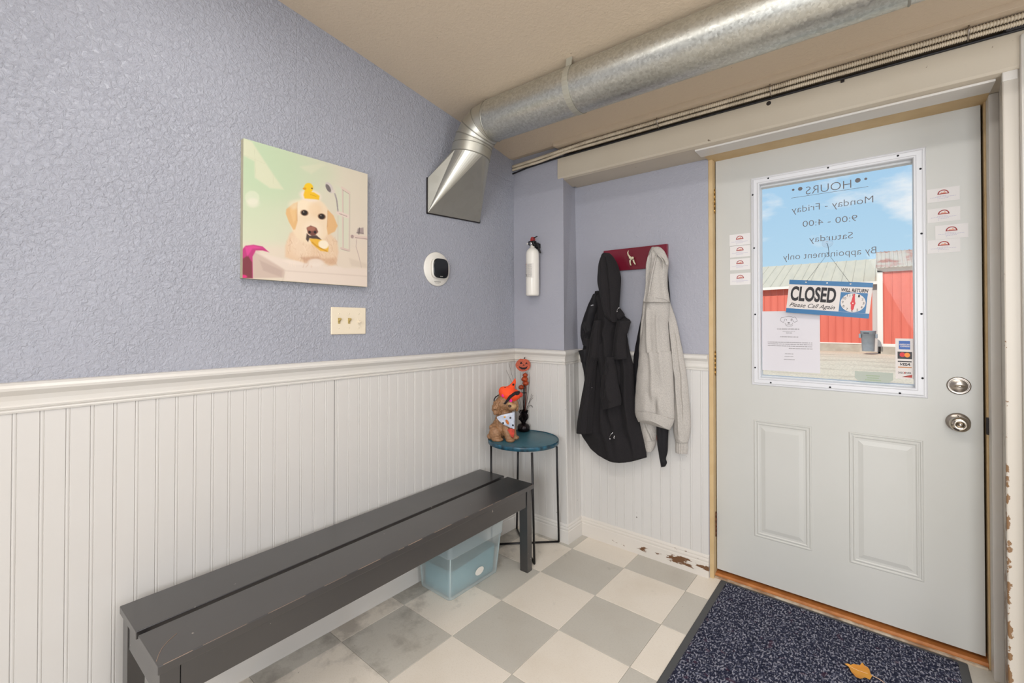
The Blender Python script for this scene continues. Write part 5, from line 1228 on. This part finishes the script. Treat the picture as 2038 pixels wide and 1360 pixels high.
m = MB(); m.loops([tubl(.270, .003), tubl(.272, .014), tubl(.278, .014), tubl(.278, .003)], cap=False); ob('tub_rim', m, M_TUBRIB, tub)
for cx, cy in ((tx1, ty0), (tx1, ty1), (tx0, ty0)):
    m = MB(); sx_ = 1 if cx == tx1 else -1; sy_ = 1 if cy == ty1 else -1
    m.tube([(cx-sx_*.009, cy-sy_*.009+sy_*.0, .006), (cx+sx_*.008 if sx_ > 0 else cx, cy+sy_*.006, .195)], .0035, 8); ob('corner_rib', m, M_TUBRIB, tub)
m = MB(); m.loops([rrect(tx0+.012, tx1-.012, ty0+.012, ty1-.012, z_, .02) for z_ in (.008, .045)]+[[p+Vector((0, 0, noise.noise(p*9)*.03)) for p in rrect(tx0+.014, tx1-.008, ty0+.012, ty1-.006, .125, .02)]]); 
tag(ob('stored_cloth', m, M_TEALIN, None, 0), 'folded teal cloth lying inside the translucent storage tub', 'cloth')
c = P(955, 1137, 0, tx1+.010); m = MB(); m.prism([(tx1+.0075+.08*.019*math.sin(2*PI*k/28), c.y+.029*math.cos(2*PI*k/28), c.z+.019*math.sin(2*PI*k/28)) for k in range(28)], (.0012, 0, 0)); ob('round_sticker', m, M_WHITEPL, tub)

# ------------------------------------------------------------------ doormat and leaf
mt_ = thing('doormat', 'navy and grey flecked carpet doormat with a dark rubber border before the door', 'doormat', (1.13, -.35, 0))
mx0, mx1, my0, my1 = .712, 1.547, -1.02, .203
m = MB(); m.loops([rrect(mx0, mx1, my0, my1, z_, .006, 2) for z_ in (.0002, .002)]+[rrect(mx0+.004, mx1-.004, my0+.004, my1-.004, .0035, .006, 2)], smooth=False); ob('rubber_border', m, M_MATRUB, mt_)
m = MB(); gx, gy = np.linspace(mx0+.026, mx1-.026, 150), np.linspace(my0+.026, my1-.016, 220); vs = []
for y_ in gy:
    for x in gx:
        e = min(x-mx0-.026, mx1-.026-x, y_-my0-.026, my1-.016-y_); vs.append((x, y_, .0032+.0035*min(1, e/.005)+(.0012*noise.noise(Vector((x*160, y_*160, 0))) if e > .002 else 0)))
fs = [(j*150+i, j*150+i+1, (j+1)*150+i+1, (j+1)*150+i) for j in range(219) for i in range(149)]
m.add(vs, fs, True); tag(ob('carpet_pile', m, M_CARPET, mt_), kind='stuff')
LO = [(690, 700), (760, 720), (830, 740), (880, 722), (960, 740), (1030, 740), (1090, 700), (1150, 760), (1200, 790), (1250, 850), (1278, 945), (1310, 1005), (1260, 1060), (1150, 1030), (1050, 1052), (940, 1010), (900, 970), (840, 880), (780, 790)]
LS = 2038/180.
lt_ = thing('fallen_leaf', 'yellow orange fallen birch leaf lying on the navy doormat', 'leaf', tuple(P(1710, 1338, 2, .009)))
cpt = (1040, 880); m = MB(); outl = [P(1620+x/LS, 1260+y_/LS, 2, .012) for x, y_ in LO]; cen_ = P(1620+cpt[0]/LS, 1260+cpt[1]/LS, 2, .013)
vs = []; 
for i, p in enumerate(outl): vs.append(Vector((p.x, p.y, .0125+.004*abs(math.sin(i*1.3)))))
vs2 = [cen_.lerp(v, .55)+Vector((0, 0, -.001)) for v in vs]; n = len(vs)
for p in vs2: p.z = .0115
vv = vs+vs2+[Vector((cen_.x, cen_.y, .0108))]; vb = [v-Vector((0, 0, .0005)) for v in vv]; fs = []
for i in range(n): k = (i+1) % n; fs += [(i, k, n+k, n+i), (n+i, n+k, 2*n)]
m.add(vv, fs, True); o2 = len(vv); m.add(vb, [tuple(reversed(f)) for f in fs], True); m.add([*vs, *[v-Vector((0, 0, .0005)) for v in vs]], [(i, n+i, n+(i+1) % n, (i+1) % n) for i in range(n)])
ob('blade', m, M_LEAF, lt_)
st = [P(1620+x/LS, 1260+y_/LS, 2, .011) for x, y_ in ((1275, 945), (1350, 985), (1440, 1030), (1520, 1075), (1580, 1125), (1640, 1190))]
for i, p in enumerate(st): p.z = .0112
ob('stalk', MB().tube(st, .0011, 7), M_STEM, lt_)
ob('midrib', MB().tube([P(1620+x/LS, 1260+y_/LS, 2, .0122) for x, y_ in ((1270, 945), (1150, 900), (1000, 850), (850, 780), (700, 705))], .0006, 5), M_STEM, lt_)

# ------------------------------------------------------------------ outdoors
YB = 24.0
GB = P(1632, 697, 1, YB).z
def gz(y_): return -.12+(GB+.12)*(y_-.33)/(YB-.33)
m = MB(); xs_, ys_ = np.linspace(-40, 40, 90), np.concatenate([np.linspace(.33, 12, 40), np.linspace(12.3, 70, 60)]); vs = []
for y_ in ys_:
    for x in xs_: vs.append((x, y_, gz(y_)+.05*noise.noise(Vector((x*.7, y_*.7, 0)))*min(1, (y_-.3)/2)-.01))
m.add(vs, [(j*90+i, j*90+i+1, (j+1)*90+i+1, (j+1)*90+i) for j in range(99) for i in range(89)], True)
struct('ground', m, M_GRAVEL)
struct('doorstep', MB().box(.3, 2.0, .325, .9, -.3, -.03), M_FOUND, .01)
def ribpanel(name, parent, mat, o, ux, uz, w, h, n_out, rib=.02, pitch=None):
    """one metal sheet: origin o, width along ux, height along uz, ribs at its edges"""
    o, ux, uz, n_out = Vector(o), Vector(ux), Vector(uz), Vector(n_out)
    pr = [(0, 0), (.0, rib), (.03, rib), (.05, .004), (w-.004, .004), (w-.004, 0)]
    m = MB(); m.loops([[o+ux*a_+n_out*b_+uz*t_ for a_, b_ in pr] for t_ in (0, h)], smooth=False); return ob(name, m, mat, parent)
rz = P(1632, 682, 1, YB).z
ezL, ezR = P(1514, 578, 1, YB).z, P(1742, 563, 1, YB).z
xlft, xR1 = -8.0, P(1743, 600, 1, YB).x
def ez(x): return ezL+(ezR-ezL)*(x-P(1514, 578, 1, YB).x)/(xR1-P(1514, 578, 1, YB).x)
barn = thing('red_barn', 'long low red metal sided barn with a grey ribbed roof across the yard', 'barn', (-3, YB, GB))
ob('foundation', MB().box(xlft, xR1, YB-.03, YB+5, GB-.2, rz), M_FOUND, barn)
ob('wall_core', MB().box(xlft, xR1, YB+.02, YB+6, rz, ezL-.3), M_RED, barn)
x = xR1-.02; k = 0
while x > xlft:
    w = .29; ribpanel('siding_panel', barn, M_RED, (x-w, YB, rz), (1, 0, 0), (0, 0, 1), w, ez(x)-rz+.05, (0, -1, 0)); x -= w
ob('base_trim', MB().box(xlft, xR1, YB-.05, YB, rz-.03, rz+.02), M_OUTW, barn)
RYb = YB+4.2
rzl, rzr = P(1514, 532, 1, RYb).z, P(1739, 516, 1, RYb).z; rxl, rxr = P(1514, 532, 1, RYb).x, P(1739, 516, 1, RYb).x
def rz_(x): return rzl+(rzr-rzl)*(x-rxl)/(rxr-rxl)
YE = YB-.35
EZL, EZR = P(1514, 573, 1, YE).z, P(1742, 560, 1, YE).z; EXL, EXR = P(1514, 573, 1, YE).x, P(1742, 560, 1, YE).x
def ez2(x): return EZL+(EZR-EZL)*(x-EXL)/(EXR-EXL)
x = xR1+.35
while x > xlft:
    w = .40; o_ = Vector((x-w, YE, ez2(x-w))); e_ = Vector((x-w, RYb, rz_(x-w))); d_ = e_-o_
    ribpanel('roof_panel', barn, M_ROOF, o_, (1, 0, (ez2(x)-ez2(x-w))/w), d_.normalized(), w, d_.length, Vector((0, -d_.z, d_.y)).normalized(), .03); x -= w
ob('fascia', MB().loops([[Vector((x, YE-.02, ez2(x)-.13)), Vector((x, YE+.02, ez2(x)-.13)), Vector((x, YE+.02, ez2(x)-.005)), Vector((x, YE-.02, ez2(x)-.005))] for x in (xlft, xR1+.35)], smooth=False), M_OUTW, barn)
ob('corner_trim', MB().box(xR1-.12, xR1+.22, YB-.06, YB+.3, GB, ez(xR1)-.05), simple('grey_corner', 'B9B4B2', .6), barn)
# taller shed on the right
YS = 22.6
sb = P(1749, 689, 1, YS); sbz = sb.z; sx0 = P(1746, 600, 1, YS).x; tz = P(1757, 540, 1, YS).z; ez_ = P(1746, 534, 1, YS-.3).z; rt = P(1740, 503, 1, YS+1.6)
shed = thing('red_shed', 'taller red metal shed with white trim and a rusty corrugated roof right of the barn', 'shed', (sx0+2, YS, sbz))
ob('wall_core', MB().box(sx0+.02, 7, YS+.02, YS+5, sbz, tz), M_RED, shed)
ob('foundation', MB().box(sx0+.1, 7, YS-.04, YS+5, gz(YS)-.2, sbz), M_FOUND, shed)
tw = P(1757, 600, 1, YS).x-sx0
ob('corner_board', MB().box(sx0, sx0+tw, YS-.06, YS+.5, sbz-.02, tz+.02), M_OUTW, shed)
ob('side_wall', MB().box(sx0-.005, sx0+.02, YS+.3, YS+1.3, gz(YS), tz), simple('pale_side', 'C9C4C2', .6), shed)
ob('base_board', MB().box(sx0, 7, YS-.05, YS, sbz-.02, sbz+.10), M_OUTW, shed)
ob('header_board', MB().box(sx0, 7, YS-.06, YS, tz-.03, tz+.20), M_OUTW, shed)
x = sx0+tw
while x < 6.9: ribpanel('siding_panel', shed, M_RED, (x, YS, sbz+.1), (1, 0, 0), (0, 0, 1), .27, tz-sbz-.12, (0, -1, 0)); x += .27
x = P(1744, 530, 1, YS-.3).x-.02
d_ = Vector((0, 1.9, rt.z-ez_))
while x < 6.9: ribpanel('roof_panel', shed, M_ROOF2, (x, YS-.3, ez_), (1, 0, 0), d_.normalized(), .135, d_.length, Vector((0, -d_.z, d_.y)).normalized(), .03); x += .135
# trash bin
yb3 = 21.9; bb = P(1728, 699, 1, yb3); bt = P(1726, 660, 1, yb3); rb = (P(1743, 661, 1, yb3).x-P(1709, 661, 1, yb3).x)/2*.86
bn_ = thing('trash_bin', 'round grey plastic trash bin standing against the red barn', 'bin', tuple(bb)); hb = bt.z-bb.z
ob('bin_body', MB().lathe([(0, 0), (rb*.84, 0), (rb*.86, .02), (rb*.98, hb*.84), (rb*1.06, hb*.85), (rb*1.08, hb), (rb*1.12, hb+.01), (rb*1.12, hb+.03), (rb, hb+.03), (rb*.95, hb*.9), (0, hb*.6)], bb, (0, 0, 1), 32), M_BIN, bn_)
for s_ in (-1, 1): ob('bin_handle', MB().box(bb.x+s_*rb*1.12-.04, bb.x+s_*rb*1.12+.04, bb.y-.09, bb.y+.09, bb.z+hb*.66, bb.z+hb*.88), M_BIN, bn_, .02)
m = MB(); 
for k in range(7):
    t_ = -PI/2-.55+k*.10; m.obox(bb+Vector((math.cos(t_)*rb*1.075, math.sin(t_)*rb*1.075, hb*.92)), (-math.sin(t_), math.cos(t_), 0), (math.cos(t_), math.sin(t_), 0), (0, 0, 1), .018, .004, .02)
tag(ob('bin_print', m, M_BIND, bn_), kind='stuff')

# ------------------------------------------------------------------ tube light fixtures (above and behind the camera)
def cz_at(y_): return float(np.interp(-y_, [-p[0] for p in CEIL], [p[1] for p in CEIL]))
def fixture(label, x, y_, lx, ly):
    z = cz_at(y_+ly/2 if ly < .5 else y_+ly/2)
    t_ = thing('tube_light', label, 'light', (x, y_, z)); zl = min(cz_at(y_+ly/2), cz_at(y_-ly/2))-.004
    ob('housing', MB().box(x-lx/2-.02, x+lx/2+.02, y_-ly/2-.02, y_+ly/2+.02, zl-.022, zl), M_WHITEPL, t_, .004)
fixture('white ceiling tube light fixture across the room above the bench end', 1.45, -1.72, 1.2, .13)
fixture('short white ceiling tube light fixture near the left wall', .50, -1.78, .6, .13)
fixture('white ceiling tube light fixture running toward the door on the right', 2.45, -1.55, .13, 1.2)
fixture('white ceiling tube light fixture at the rear of the room', 2.4, -4.0, 1.2, .3)
